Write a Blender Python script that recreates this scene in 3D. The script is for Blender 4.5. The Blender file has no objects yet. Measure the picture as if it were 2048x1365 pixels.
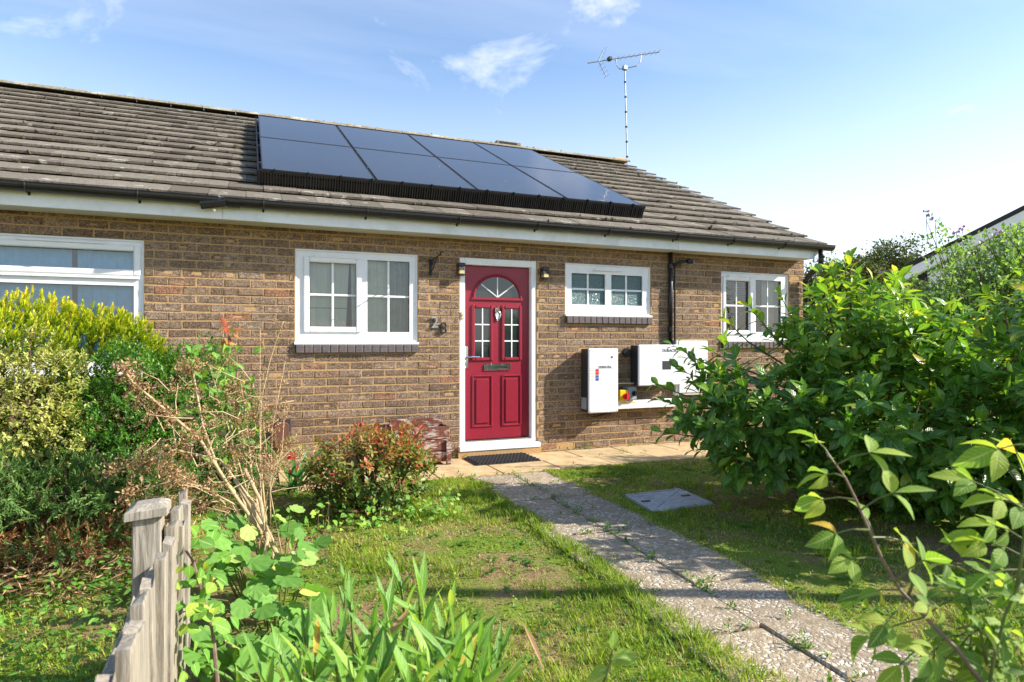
import bpy, math, random
import numpy as np
from mathutils import Vector, Matrix

rng = np.random.default_rng(11)
random.seed(11)
sc = bpy.context.scene
R = math.radians

# ---------------------------------------------------------------- camera
CAM = np.array([0.0, -6.35, 1.21])
YAW = R(22.3)
FPX = 1272.0
HZ = 686.0
cd = bpy.data.cameras.new('camera')
cam = bpy.data.objects.new('camera', cd)
sc.collection.objects.link(cam)
cam.location = CAM
cam.rotation_euler = (R(90), 0, -YAW)
cd.sensor_width = 36.0
cd.lens = 36.0 * FPX / 2048.0
cd.shift_y = (HZ - 682.5) / 2048.0
cd.clip_start = 0.05
cd.clip_end = 600
cd.dof.use_dof = True
cd.dof.focus_distance = 5.5
cd.dof.aperture_fstop = 7.0
sc.camera = cam

# ---------------------------------------------------------------- sky and sun
TO_SUN = Vector((2.2, -1.0, 1.5)).normalized()
SUN_EL = math.asin(TO_SUN.z)
SUN_AZ = math.atan2(TO_SUN.x, TO_SUN.y)
w = bpy.data.worlds.new('World')
sc.world = w
w.use_nodes = True
nt = w.node_tree
nt.nodes.clear()
N = nt.nodes.new
out = N('ShaderNodeOutputWorld')
bg = N('ShaderNodeBackground')
sky = N('ShaderNodeTexSky')
sky.sky_type = 'NISHITA'
sky.sun_disc = False
sky.sun_elevation = SUN_EL
sky.sun_rotation = SUN_AZ
sky.air_density = 1.0
sky.dust_density = 0.6
sky.ozone_density = 2.0
hs = N('ShaderNodeHueSaturation')
hs.inputs['Saturation'].default_value = 1.06
hs.inputs['Value'].default_value = 1.0
nt.links.new(sky.outputs[0], hs.inputs['Color'])
tc = N('ShaderNodeTexCoord')
sep = N('ShaderNodeSeparateXYZ')
nt.links.new(tc.outputs['Generated'], sep.inputs[0])
zc = N('ShaderNodeMath'); zc.operation = 'MAXIMUM'; zc.inputs[1].default_value = 0.04
nt.links.new(sep.outputs['Z'], zc.inputs[0])
dv = N('ShaderNodeVectorMath'); dv.operation = 'DIVIDE'
cb = N('ShaderNodeCombineXYZ')
for i in range(3):
    nt.links.new(zc.outputs[0], cb.inputs[i])
nt.links.new(tc.outputs['Generated'], dv.inputs[0])
nt.links.new(cb.outputs[0], dv.inputs[1])
mp = N('ShaderNodeMapping')
mp.inputs['Location'].default_value = (1.66, 3.66, 0.0)
mp.inputs['Rotation'].default_value = (0, R(6), 0)
mp.inputs['Scale'].default_value = (2.6, 2.6, 6.5)
nt.links.new(tc.outputs['Generated'], mp.inputs[0])
n1 = N('ShaderNodeTexNoise'); n1.inputs['Scale'].default_value = 1.15
n1.inputs['Detail'].default_value = 9; n1.inputs['Roughness'].default_value = 0.6
n1.inputs['Distortion'].default_value = 0.5
nt.links.new(mp.outputs[0], n1.inputs['Vector'])
r1 = N('ShaderNodeValToRGB')
r1.color_ramp.elements[0].position = 0.585; r1.color_ramp.elements[0].color = (0, 0, 0, 1)
r1.color_ramp.elements[1].position = 0.78; r1.color_ramp.elements[1].color = (.9, .9, .9, 1)
nt.links.new(n1.outputs[0], r1.inputs[0])
mp2 = N('ShaderNodeMapping')
mp2.inputs['Location'].default_value = (3.1, 1.7, 0)
mp2.inputs['Rotation'].default_value = (0, 0, R(-38))
mp2.inputs['Scale'].default_value = (0.16, 0.7, 1)
nt.links.new(dv.outputs[0], mp2.inputs[0])
n2 = N('ShaderNodeTexNoise'); n2.inputs['Scale'].default_value = 1.3
n2.inputs['Detail'].default_value = 7; n2.inputs['Roughness'].default_value = 0.55
nt.links.new(mp2.outputs[0], n2.inputs['Vector'])
r2 = N('ShaderNodeValToRGB')
r2.color_ramp.elements[0].position = 0.50; r2.color_ramp.elements[0].color = (0, 0, 0, 1)
r2.color_ramp.elements[1].position = 0.80; r2.color_ramp.elements[1].color = (0.30, 0.30, 0.30, 1)
nt.links.new(n2.outputs[0], r2.inputs[0])
mx = N('ShaderNodeMath'); mx.operation = 'MAXIMUM'
nt.links.new(r1.outputs[0], mx.inputs[0]); nt.links.new(r2.outputs[0], mx.inputs[1])
# low haze bank above the horizon, all the way round
hzr = N('ShaderNodeMapRange')
hzr.inputs['From Min'].default_value = 0.0; hzr.inputs['From Max'].default_value = 0.46
hzr.inputs['To Min'].default_value = 0.70; hzr.inputs['To Max'].default_value = 0.0
hzr.interpolation_type = 'SMOOTHSTEP'
nt.links.new(sep.outputs['Z'], hzr.inputs['Value'])
mx2 = N('ShaderNodeMath'); mx2.operation = 'MAXIMUM'; mx2.use_clamp = True
nt.links.new(mx.outputs[0], mx2.inputs[0]); nt.links.new(hzr.outputs[0], mx2.inputs[1])
mixc = N('ShaderNodeMixRGB')
mixc.inputs['Color2'].default_value = (5.1, 5.2, 5.7, 1)
nt.links.new(mx2.outputs[0], mixc.inputs['Fac'])
nt.links.new(hs.outputs[0], mixc.inputs['Color1'])
nt.links.new(mixc.outputs[0], bg.inputs['Color'])
bg.inputs['Strength'].default_value = 0.135
nt.links.new(bg.outputs[0], out.inputs[0])

sl = bpy.data.lights.new('sun', 'SUN')
sl.energy = 5.0
sl.angle = R(0.5)
sl.color = (1.0, 0.93, 0.82)
so = bpy.data.objects.new('sun', sl)
sc.collection.objects.link(so)
so.rotation_euler = TO_SUN.to_track_quat('Z', 'Y').to_euler()
so.location = (12, -8, 9)

sc.view_settings.view_transform = 'Standard'
sc.view_settings.look = 'None'
sc.view_settings.gamma = 1.0
sc.view_settings.use_curve_mapping = False
sc.view_settings.exposure = 1.0
sc.cycles.max_bounces = 7
sc.cycles.transparent_max_bounces = 12
sc.cycles.transmission_bounces = 4
sc.cycles.caustics_reflective = False
sc.cycles.caustics_refractive = False
sc.cycles.use_denoising = True

# ---------------------------------------------------------------- helpers
C = sc.collection
cY, sY = math.cos(YAW), math.sin(YAW)


def at(u, v, F):
    """Point seen at photo pixel (u, v) at forward distance F metres."""
    Rr = (u - 1024) / FPX * F
    return np.array([Rr * cY + F * sY, CAM[1] - Rr * sY + F * cY, CAM[2] - (v - HZ) / FPX * F])


def proj(P):
    P = np.asarray(P, float)
    x = P[..., 0] - CAM[0]; y = P[..., 1] - CAM[1]
    Rr = x * cY - y * sY; F = x * sY + y * cY
    F = np.where(np.abs(F) < 1e-4, 1e-4, F)
    return 1024 + FPX * Rr / F, HZ - FPX * (P[..., 2] - CAM[2]) / F, F


def lin(c):
    c = np.array(c, float) / 255.0
    return tuple(np.where(c <= 0.04045, c / 12.92, ((c + 0.055) / 1.055) ** 2.4))


def tag(o, label=None, cat=None, group=None, kind=None):
    if label: o['label'] = label
    if cat: o['category'] = cat
    if group: o['group'] = group
    if kind: o['kind'] = kind
    return o


def empty(name, loc=(0, 0, 0), parent=None):
    o = bpy.data.objects.new(name, None)
    o.empty_display_size = 0.1
    C.objects.link(o)
    if parent:
        o.parent = parent
        o.matrix_parent_inverse = Matrix.Translation(-Vector(world_loc(parent)))
    o.location = loc
    o['_wl'] = tuple(float(a) for a in loc)
    return o


def world_loc(o):
    l = Vector((0, 0, 0))
    if '_wl' in o: return Vector(o['_wl'])
    return l


def link(name, me, parent=None, mat=None, loc=None):
    o = bpy.data.objects.new(name, me)
    C.objects.link(o)
    if mat is not None and len(me.materials) == 0:
        me.materials.append(mat)
    if parent is not None:
        o.parent = parent
        o.matrix_parent_inverse = Matrix.Translation(-world_loc(parent))
    return o


class MB:
    def __init__(s):
        s.v = []; s.f = []

    def add(s, V, F):
        b = len(s.v)
        s.v += [tuple(p) for p in V]
        s.f += [tuple(i + b for i in f) for f in F]
        return s

    def box(s, x0, x1, y0, y1, z0, z1, c=0.0):
        if x0 > x1: x0, x1 = x1, x0
        if y0 > y1: y0, y1 = y1, y0
        if z0 > z1: z0, z1 = z1, z0
        if c <= 0:
            V = [(x0, y0, z0), (x1, y0, z0), (x1, y1, z0), (x0, y1, z0), (x0, y0, z1), (x1, y0, z1), (x1, y1, z1), (x0, y1, z1)]
            F = [(3, 2, 1, 0), (4, 5, 6, 7), (0, 1, 5, 4), (1, 2, 6, 5), (2, 3, 7, 6), (3, 0, 4, 7)]
            return s.add(V, F)
        c = min(c, (x1 - x0) * .45, (y1 - y0) * .45, (z1 - z0) * .45)
        V = []; idx = {}
        for i, (xa, xs) in enumerate(((x0, 1), (x1, -1))):
            for j, (ya, ys) in enumerate(((y0, 1), (y1, -1))):
                for k, (za, zs) in enumerate(((z0, 1), (z1, -1))):
                    idx[i, j, k, 0] = len(V); V.append((xa, ya + ys * c, za + zs * c))
                    idx[i, j, k, 1] = len(V); V.append((xa + xs * c, ya, za + zs * c))
                    idx[i, j, k, 2] = len(V); V.append((xa + xs * c, ya + ys * c, za))
        F = []
        for i in (0, 1):
            q = [idx[i, 0, 0, 0], idx[i, 1, 0, 0], idx[i, 1, 1, 0], idx[i, 0, 1, 0]]
            F.append(tuple(q if i else q[::-1]))
            q = [idx[0, i, 0, 1], idx[1, i, 0, 1], idx[1, i, 1, 1], idx[0, i, 1, 1]]
            F.append(tuple(q[::-1] if i else q))
            q = [idx[0, 0, i, 2], idx[1, 0, i, 2], idx[1, 1, i, 2], idx[0, 1, i, 2]]
            F.append(tuple(q if i else q[::-1]))
        for a in (0, 1):
            for b in (0, 1):
                F.append((idx[0, a, b, 1], idx[1, a, b, 1], idx[1, a, b, 2], idx[0, a, b, 2]) if (a == b) else (idx[0, a, b, 2], idx[1, a, b, 2], idx[1, a, b, 1], idx[0, a, b, 1]))
                F.append((idx[a, 0, b, 2], idx[a, 1, b, 2], idx[a, 1, b, 0], idx[a, 0, b, 0]) if (a == b) else (idx[a, 0, b, 0], idx[a, 1, b, 0], idx[a, 1, b, 2], idx[a, 0, b, 2]))
                F.append((idx[a, b, 0, 0], idx[a, b, 1, 0], idx[a, b, 1, 1], idx[a, b, 0, 1]) if (a == b) else (idx[a, b, 0, 1], idx[a, b, 1, 1], idx[a, b, 1, 0], idx[a, b, 0, 0]))
                for k in (0, 1):
                    F.append((idx[a, b, k, 0], idx[a, b, k, 1], idx[a, b, k, 2]))
        return s.add(V, F)

    def tube(s, pts, rad, seg=6, caps=True):
        pts = [Vector(p) for p in pts]
        n = len(pts)
        if not hasattr(rad, '__len__'): rad = [rad] * n
        b = len(s.v)
        prev = None
        for i, p in enumerate(pts):
            t = (pts[min(i + 1, n - 1)] - pts[max(i - 1, 0)])
            if t.length < 1e-7: t = Vector((0, 0, 1))
            t.normalize()
            if prev is None:
                a = Vector((0, 0, 1)) if abs(t.z) < 0.9 else Vector((1, 0, 0))
                nx = t.cross(a).normalized()
            else:
                nx = (prev - t * prev.dot(t))
                nx = nx.normalized() if nx.length > 1e-6 else t.orthogonal().normalized()
            prev = nx
            ny = t.cross(nx)
            for k in range(seg):
                an = 2 * math.pi * k / seg
                q = p + (nx * math.cos(an) + ny * math.sin(an)) * rad[i]
                s.v.append((q.x, q.y, q.z))
        for i in range(n - 1):
            for k in range(seg):
                k2 = (k + 1) % seg
                s.f.append((b + i * seg + k, b + i * seg + k2, b + (i + 1) * seg + k2, b + (i + 1) * seg + k))
        if caps:
            s.f.append(tuple(b + k for k in range(seg))[::-1])
            s.f.append(tuple(b + (n - 1) * seg + k for k in range(seg)))
        return s

    def extrude_x(s, prof, x0, x1, closed=False, caps=False):
        b = len(s.v); n = len(prof)
        for x in (x0, x1):
            for (y, z) in prof: s.v.append((x, y, z))
        for i in range(n if closed else n - 1):
            j = (i + 1) % n
            s.f.append((b + i, b + j, b + n + j, b + n + i))
        if caps:
            s.f.append(tuple(b + i for i in range(n))); s.f.append(tuple(b + n + i for i in range(n))[::-1])
        return s

    def xz_poly(s, poly, y0, y1):
        """closed polygon in x,z extruded y0..y1"""
        b = len(s.v); n = len(poly)
        for y in (y0, y1):
            for (x, z) in poly: s.v.append((x, y, z))
        for i in range(n):
            j = (i + 1) % n
            s.f.append((b + i, b + j, b + n + j, b + n + i))
        s.f.append(tuple(b + i for i in range(n))); s.f.append(tuple(b + n + i for i in range(n))[::-1])
        return s

    def frame(s, x0, x1, z0, z1, y0, y1, wl, wr, wb, wt, c=0.004):
        """rectangular picture frame in the xz plane (four mitred-looking members)"""
        s.box(x0, x0 + wl, y0, y1, z0, z1, c)
        s.box(x1 - wr, x1, y0, y1, z0, z1, c)
        s.box(x0 + wl - .001, x1 - wr + .001, y0 + .0005, y1, z0, z0 + wb, c)
        s.box(x0 + wl - .001, x1 - wr + .001, y0 + .0005, y1, z1 - wt, z1, c)
        return s

    def mesh(s, name, smooth=False):
        me = bpy.data.meshes.new(name)
        me.from_pydata(s.v, [], s.f)
        if smooth:
            me.polygons.foreach_set('use_smooth', [True] * len(me.polygons))
        me.update()
        return me

    def build(s, name, mat, parent=None, smooth=False):
        me = s.mesh(name, smooth)
        me.materials.append(mat)
        return link(name, me, parent)


def np_mesh(name, V, F, mat, tint=None, smooth=False, luv=None):
    V = np.asarray(V, np.float32).reshape(-1, 3)
    F = np.asarray(F, np.int32)
    k = F.shape[1]
    me = bpy.data.meshes.new(name)
    me.vertices.add(len(V)); me.vertices.foreach_set('co', V.ravel())
    me.loops.add(F.size); me.loops.foreach_set('vertex_index', F.ravel())
    me.polygons.add(len(F))
    me.polygons.foreach_set('loop_start', np.arange(len(F), dtype=np.int32) * k)
    me.polygons.foreach_set('loop_total', np.full(len(F), k, np.int32))
    me.polygons.foreach_set('use_smooth', np.full(len(F), bool(smooth)))
    me.update(calc_edges=True)
    if tint is not None:
        a = me.attributes.new('tint', 'FLOAT', 'POINT')
        a.data.foreach_set('value', np.asarray(tint, np.float32))
    if luv is not None:
        a = me.attributes.new('luv', 'FLOAT_VECTOR', 'POINT')
        a.data.foreach_set('vector', np.asarray(luv, np.float32).ravel())
    me.materials.append(mat)
    return me


def norm(a):
    return a / np.maximum(np.linalg.norm(a, axis=-1, keepdims=True), 1e-9)


def frames(d, n):
    d = norm(d)
    n = n - d * np.sum(d * n, -1, keepdims=True)
    bad = np.linalg.norm(n, axis=-1) < 1e-4
    n[bad] = np.array([0.3, 0.2, 0.9])
    n = norm(n - d * np.sum(d * n, -1, keepdims=True))
    x = np.cross(d, n)
    return x, d, n


def instance(tv, tf, pos, X, Y, Z, sx, sy, sz):
    k = len(tv); n = len(pos)
    V = (pos[:, None, :] + (tv[None, :, 0:1] * sx[:, None, None]) * X[:, None, :]
         + (tv[None, :, 1:2] * sy[:, None, None]) * Y[:, None, :]
         + (tv[None, :, 2:3] * sz[:, None, None]) * Z[:, None, :])
    F = tf[None, :, :] + (np.arange(n) * k)[:, None, None]
    return V.reshape(-1, 3), F.reshape(-1, tf.shape[1])


def leaf_tmpl(width=0.4, n=4, curl=0.18, fold=0.12, peak=0.45, point=1.0):
    """leaf along +Y (0..1), n segments, three columns, all quads"""
    V = []; F = []
    for i in range(n + 1):
        t = i / n
        ww = width * 0.5 * (math.sin(math.pi * min(1, t ** (math.log(0.5) / math.log(peak)))) ** point)
        ww = max(ww, 0.008)
        z = -curl * t * t
        y = t * (1 - 0.12 * curl * t)
        V += [(-ww, y, z + fold * ww * 2), (0, y, z), (ww, y, z + fold * ww * 2)]
    for i in range(n):
        a = i * 3
        F += [(a, a + 1, a + 4, a + 3), (a + 1, a + 2, a + 5, a + 4)]
    return np.array(V, float), np.array(F, int)


DIAMOND = (np.array([(0, 0, 0), (.5, .5, .03), (0, 1, -.05), (-.5, .5, .03)], float), np.array([(0, 1, 2, 3)], int))


def foliage(thing, part, mat, tmpl, pos, d, nrm, size, tint, n_parts=300, rest='foliage', wid=None, in_frame=True):
    """leaves: the n_parts that show largest become objects of their own, the rest one mesh"""
    tv, tf = tmpl
    pos = np.asarray(pos, float); n = len(pos)
    X, Y, Z = frames(np.array(d, float), np.array(nrm, float))
    sx = size * (wid if wid is not None else 1.0)
    wmax = np.maximum(np.abs(tv[:, 0]).max(), 1e-6)
    col = np.sign(np.round(tv[:, 0], 6)) if len(tv) % 3 == 0 else tv[:, 0] / wmax
    tl = np.stack([col, tv[:, 1], np.zeros(len(tv))], 1)
    sel = np.zeros(n, bool)
    if n_parts > 0:
        u, v, Fd = proj(pos + Y * (size[:, None] * .5))
        ok = (u > 0) & (u < 2048) & (v > 0) & (v < 1365) & (Fd > .1)
        cell = 16.0
        key = (u // cell).astype(int) * 1000 + (v // cell).astype(int)
        order = np.argsort(Fd)
        seen = set(); front = []
        for i in order:
            if ok[i] and key[i] not in seen:
                seen.add(key[i]); front.append(i)
        front = np.array(front, int)
        if n <= n_parts:
            sel[:] = True
        elif len(front):
            view = norm(pos - CAM)
            facing = np.abs(np.sum(view * Z, -1)) + .25
            score = (size / Fd) * facing
            front = front[np.argsort(-score[front])][:n_parts]
            sel[front] = True
    if sel.any():
        variants = []
        for q in range(3):
            t2 = tv.copy()
            t2[:, 2] *= (.6 + .5 * q)
            t2[:, 0] += .06 * (q - 1) * tv[:, 1] ** 2
            me = np_mesh(part, t2, tf, mat, smooth=True, luv=tl)
            variants.append(me)
        pinv = Matrix.Translation(-world_loc(thing))
        for i in np.nonzero(sel)[0]:
            o = bpy.data.objects.new(part, variants[int(rng.integers(3))])
            M = Matrix(((X[i, 0], Y[i, 0], Z[i, 0], pos[i, 0]), (X[i, 1], Y[i, 1], Z[i, 1], pos[i, 1]),
                        (X[i, 2], Y[i, 2], Z[i, 2], pos[i, 2]), (0, 0, 0, 1)))
            sxi = float(sx[i]) if hasattr(sx, '__len__') else float(sx)
            M = M @ Matrix.Diagonal((sxi, size[i], size[i], 1))
            C.objects.link(o)
            o.parent = thing
            o.matrix_parent_inverse = pinv
            o.matrix_basis = M
            o['tint'] = float(tint[i])
    m = ~sel
    if m.any():
        V, F = instance(tv, tf, pos[m], X[m], Y[m], Z[m], np.broadcast_to(sx, n)[m], size[m], size[m])
        me = np_mesh(rest, V, F, mat, tint=np.repeat(tint[m], len(tv)), smooth=len(tv) > 4, luv=np.tile(tl, (int(m.sum()), 1)) if len(tv) > 4 else None)
        o = link(rest, me, thing)
        o['kind'] = 'stuff'
        return o


def shoot_leaves(tip, axis, K, L, a0, a1, droop=0.2, jit=0.15):
    """K leaves spiralling down each shoot from its tip"""
    n = len(tip)
    axis = norm(axis)
    h = np.where(np.abs(axis[:, 2:3]) < .9, np.array([[0, 0, 1.]]), np.array([[1., 0, 0]]))
    U = norm(np.cross(axis, h)); Vv = np.cross(axis, U)
    t = (np.arange(K) / max(1, K - 1))[None, :, None]
    L = np.broadcast_to(L, (n,))[:, None, None]
    pos = tip[:, None, :] - axis[:, None, :] * L * t
    phi = (np.arange(K) * 2.39996)[None, :] + rng.uniform(0, 6.28, (n, 1)) + rng.normal(0, .2, (n, K))
    ang = (a0 + (a1 - a0) * t[..., 0]) + rng.normal(0, jit, (n, K))
    rad = U[:, None, :] * np.cos(phi)[..., None] + Vv[:, None, :] * np.sin(phi)[..., None]
    d = axis[:, None, :] * np.cos(ang)[..., None] + rad * np.sin(ang)[..., None]
    d[..., 2] -= droop * t[..., 0] + rng.normal(0, .06, (n, K))
    d = norm(d)
    nrm = axis[:, None, :] * .8 + np.array([0, 0, .7]) + rng.normal(0, .12, d.shape)
    idx = np.repeat(np.arange(n), K)
    return pos.reshape(-1, 3), d.reshape(-1, 3), nrm.reshape(-1, 3), idx, np.broadcast_to(t[..., 0], (n, K)).reshape(-1)


def ellipsoid_pts(n, c, r, zmin=0.03, bump=0.14, up=0.0, fill=0.0):
    """points near the bumpy surface of an ellipsoid, and outward normals"""
    d = norm(rng.normal(0, 1, (n * 2, 3)) + np.array([0, 0, up]))
    q = rng.uniform(0, 6.28, 6)
    b = 1 + bump * (np.sin(d[:, 0] * 4.2 + q[0]) * np.sin(d[:, 2] * 3.7 + q[1]) + .7 * np.sin(d[:, 1] * 6.1 + q[2]) * np.sin(d[:, 0] * 5.3 + q[3]) + .5 * np.sin(d[:, 2] * 9 + q[4] + d[:, 0] * 7))
    rr = b * (1 - np.abs(rng.normal(0, .07 + fill, n * 2)))
    rr = np.clip(rr, .15, 2)
    p = np.array(c) + d * rr[:, None] * np.array(r)
    nn = norm(d / np.array(r))
    ok = p[:, 2] > zmin
    return p[ok][:n], nn[ok][:n]


# ---------------------------------------------------------------- materials
def newmat(name):
    m = bpy.data.materials.new(name)
    m.use_nodes = True
    t = m.node_tree
    b = t.nodes['Principled BSDF']
    return m, t, b


def noise(t, scale, detail=4, rough=.55, vec=None, dist=0.0):
    n = t.nodes.new('ShaderNodeTexNoise')
    n.inputs['Scale'].default_value = scale; n.inputs['Detail'].default_value = detail
    n.inputs['Roughness'].default_value = rough; n.inputs['Distortion'].default_value = dist
    if vec is not None: t.links.new(vec, n.inputs['Vector'])
    return n.outputs[0]


def pos_vec(t, scale=(1, 1, 1)):
    g = t.nodes.new('ShaderNodeNewGeometry')
    m = t.nodes.new('ShaderNodeVectorMath'); m.operation = 'MULTIPLY'
    m.inputs[1].default_value = scale
    t.links.new(g.outputs['Position'], m.inputs[0])
    return m.outputs[0]


def ramp(t, fac, stops, interp='LINEAR'):
    r = t.nodes.new('ShaderNodeValToRGB')
    cr = r.color_ramp
    cr.interpolation = interp
    while len(cr.elements) < len(stops): cr.elements.new(0.5)
    for e, (p, c) in zip(cr.elements, stops):
        e.position = p
        e.color = (*c, 1) if len(c) == 3 else c
    t.links.new(fac, r.inputs[0])
    return r.outputs[0]


def mixc_(t, fac, a, b, mode='MIX'):
    m = t.nodes.new('ShaderNodeMixRGB'); m.blend_type = mode
    for s, x in ((0, fac), (1, a), (2, b)):
        if hasattr(x, 'links') or isinstance(x, bpy.types.NodeSocket): t.links.new(x, m.inputs[s])
        elif isinstance(x, (int, float)): m.inputs[s].default_value = x
        else: m.inputs[s].default_value = (*x, 1)
    return m.outputs[0]


def math_(t, op, a, b=0.0, clamp=False):
    m = t.nodes.new('ShaderNodeMath'); m.operation = op; m.use_clamp = clamp
    for s, x in ((0, a), (1, b)):
        if isinstance(x, bpy.types.NodeSocket): t.links.new(x, m.inputs[s])
        else: m.inputs[s].default_value = x
    return m.outputs[0]


def bump(t, b, height, strength=.3, dist=.01):
    n = t.nodes.new('ShaderNodeBump')
    n.inputs['Strength'].default_value = strength; n.inputs['Distance'].default_value = dist
    t.links.new(height, n.inputs['Height'])
    t.links.new(n.outputs[0], b.inputs['Normal'])
    return n


def tint_val(t):
    a = t.nodes.new('ShaderNodeAttribute'); a.attribute_type = 'GEOMETRY'; a.attribute_name = 'tint'
    b = t.nodes.new('ShaderNodeAttribute'); b.attribute_type = 'OBJECT'; b.attribute_name = 'tint'
    return math_(t, 'ADD', a.outputs['Fac'], b.outputs['Fac'])


def setc(b, socket, t, val):
    if isinstance(val, bpy.types.NodeSocket): t.links.new(val, b.inputs[socket])
    else: b.inputs[socket].default_value = (*val, 1) if hasattr(val, '__len__') else val


def plain(name, col, rough=.5, metal=0.0, var=.06, scale=30, spec=.5, bmp=0.0, dirt=None, dirt_amt=.5):
    m, t, b = newmat(name)
    v = pos_vec(t)
    f = noise(t, scale, 5, .6, v)
    dk = tuple(max(0, c * (1 - 3 * var)) for c in col); lt = tuple(min(1, c * (1 + 2 * var)) for c in col)
    c = ramp(t, f, [(.3, dk), (.7, lt)])
    if dirt is not None:
        f2 = noise(t, 3.1, 7, .68, v)
        c = mixc_(t, ramp(t, f2, [(.5, (0, 0, 0)), (.72, (dirt_amt,) * 3)]), c, dirt)
    t.links.new(c, b.inputs['Base Color'])
    b.inputs['Roughness'].default_value = rough
    b.inputs['Metallic'].default_value = metal
    b.inputs['Specular IOR Level'].default_value = spec
    if bmp: bump(t, b, f, bmp, .004)
    return m


def leafmat(name, stops, rough=.4, transl=.35, spec=.5, mott=0.12, veins=0.0):
    m, t, b = newmat(name)
    tv = tint_val(t)
    v = pos_vec(t)
    f = noise(t, 55, 2, .5, v)
    tv2 = math_(t, 'ADD', tv, math_(t, 'MULTIPLY', math_(t, 'SUBTRACT', f, .5), mott))
    c = ramp(t, tv2, stops)
    if veins:
        at_ = t.nodes.new('ShaderNodeAttribute'); at_.attribute_name = 'luv'
        sp_n = t.nodes.new('ShaderNodeSeparateXYZ'); t.links.new(at_.outputs['Vector'], sp_n.inputs[0])
        ax_n = math_(t, 'ABSOLUTE', sp_n.outputs[0])
        rib = ramp(t, ax_n, [(.03, (1, 1, 1)), (.13, (0, 0, 0))])
        ph_ = math_(t, 'SUBTRACT', math_(t, 'MULTIPLY', sp_n.outputs[1], 52.0), math_(t, 'MULTIPLY', ax_n, 13.0))
        sv = math_(t, 'POWER', math_(t, 'ADD', math_(t, 'MULTIPLY', math_(t, 'SINE', ph_), .5), .5), 6.0)
        vm = math_(t, 'MAXIMUM', rib, math_(t, 'MULTIPLY', sv, .4))
        c = mixc_(t, math_(t, 'MULTIPLY', vm, veins), c, mixc_(t, .55, c, lin((222, 226, 160))))
        # browned edges and spots
        sp2_ = noise(t, 130, 3, .6, v)
        c = mixc_(t, ramp(t, sp2_, [(.70, (0, 0, 0)), (.76, (.7, .7, .7))]), c, lin((122, 92, 52)))
        bump(t, b, math_(t, 'ADD', math_(t, 'MULTIPLY', vm, -1.0), f), .35, .004)
    t.links.new(c, b.inputs['Base Color'])
    b.inputs['Roughness'].default_value = rough
    b.inputs['Specular IOR Level'].default_value = spec
    tr = t.nodes.new('ShaderNodeBsdfTranslucent')
    cc = mixc_(t, 1.0, c, (1.25, 1.3, .55), 'MULTIPLY')
    t.links.new(cc, tr.inputs['Color'])
    mxs = t.nodes.new('ShaderNodeMixShader')
    mxs.inputs[0].default_value = transl
    o = t.nodes['Material Output']
    t.links.new(b.outputs[0], mxs.inputs[1]); t.links.new(tr.outputs[0], mxs.inputs[2])
    t.links.new(mxs.outputs[0], o.inputs['Surface'])
    return m


def mk_brick():
    m, t, b = newmat('rustic_brick')
    tv = tint_val(t)
    base = ramp(t, tv, [(0, lin((116, 96, 79))), (.2, lin((138, 115, 95))), (.4, lin((158, 133, 111))), (.6, lin((174, 150, 128))),
                        (.76, lin((146, 124, 106))), (.88, lin((168, 136, 110))), (.95, lin((174, 130, 104))), (1, lin((176, 122, 96)))])
    v = pos_vec(t, (1, 1, 1.25))
    # dark burnt blotches
    f1 = noise(t, 17, 3, .6, v)
    bl = ramp(t, f1, [(.48, (0, 0, 0)), (.62, (.62, .62, .62))])
    c = mixc_(t, bl, base, lin((104, 84, 68)))
    wz = noise(t, .9, 4, .6, pos_vec(t, (1.6, 1, .7)), .6)
    c = mixc_(t, ramp(t, wz, [(.42, (0, 0, 0)), (.68, (.38, .38, .38))]), c, lin((116, 102, 88)))
    # fine rustic scoring
    vo = t.nodes.new('ShaderNodeTexVoronoi'); vo.inputs['Scale'].default_value = 95
    t.links.new(v, vo.inputs['Vector'])
    f3 = noise(t, 74, 3, .75, v, 1.4)
    c = mixc_(t, ramp(t, f3, [(.51, (0, 0, 0)), (.59, (.82, .82, .82))]), c, lin((66, 50, 39)))
    c = mixc_(t, ramp(t, f3, [(.34, (.6, .6, .6)), (.45, (0, 0, 0))]), c, lin((226, 202, 172)))
    t.links.new(c, b.inputs['Base Color'])
    b.inputs['Roughness'].default_value = .9
    b.inputs['Specular IOR Level'].default_value = .2
    h = math_(t, 'ADD', math_(t, 'MULTIPLY', vo.outputs['Distance'], .5), f3)
    bump(t, b, h, .8, .012)
    return m


def mk_tile():
    m, t, b = newmat('concrete_roof_tile')
    tv = tint_val(t)
    v = pos_vec(t)
    base = ramp(t, tv, [(0, lin((96, 90, 80))), (.5, lin((112, 106, 95))), (1, lin((128, 121, 109)))])
    f = noise(t, 40, 5, .65, v)
    c = mixc_(t, ramp(t, f, [(.35, (.55, .55, .55)), (.6, (0, 0, 0))]), base, lin((92, 82, 72)))
    f2 = noise(t, 7.5, 6, .7, pos_vec(t, (.7, 1.3, 1.3)), .8)
    c = mixc_(t, ramp(t, f2, [(.60, (0, 0, 0)), (.66, (.7, .7, .7))]), c, lin((200, 197, 186)))
    f3 = noise(t, 5, 5, .7, v)
    c = mixc_(t, ramp(t, f3, [(.6, (0, 0, 0)), (.72, (.5, .5, .5))]), c, lin((150, 128, 88)))
    t.links.new(c, b.inputs['Base Color'])
    b.inputs['Roughness'].default_value = .93
    b.inputs['Specular IOR Level'].default_value = .2
    bump(t, b, math_(t, 'ADD', f, f2), .7, .01)
    return m


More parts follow.
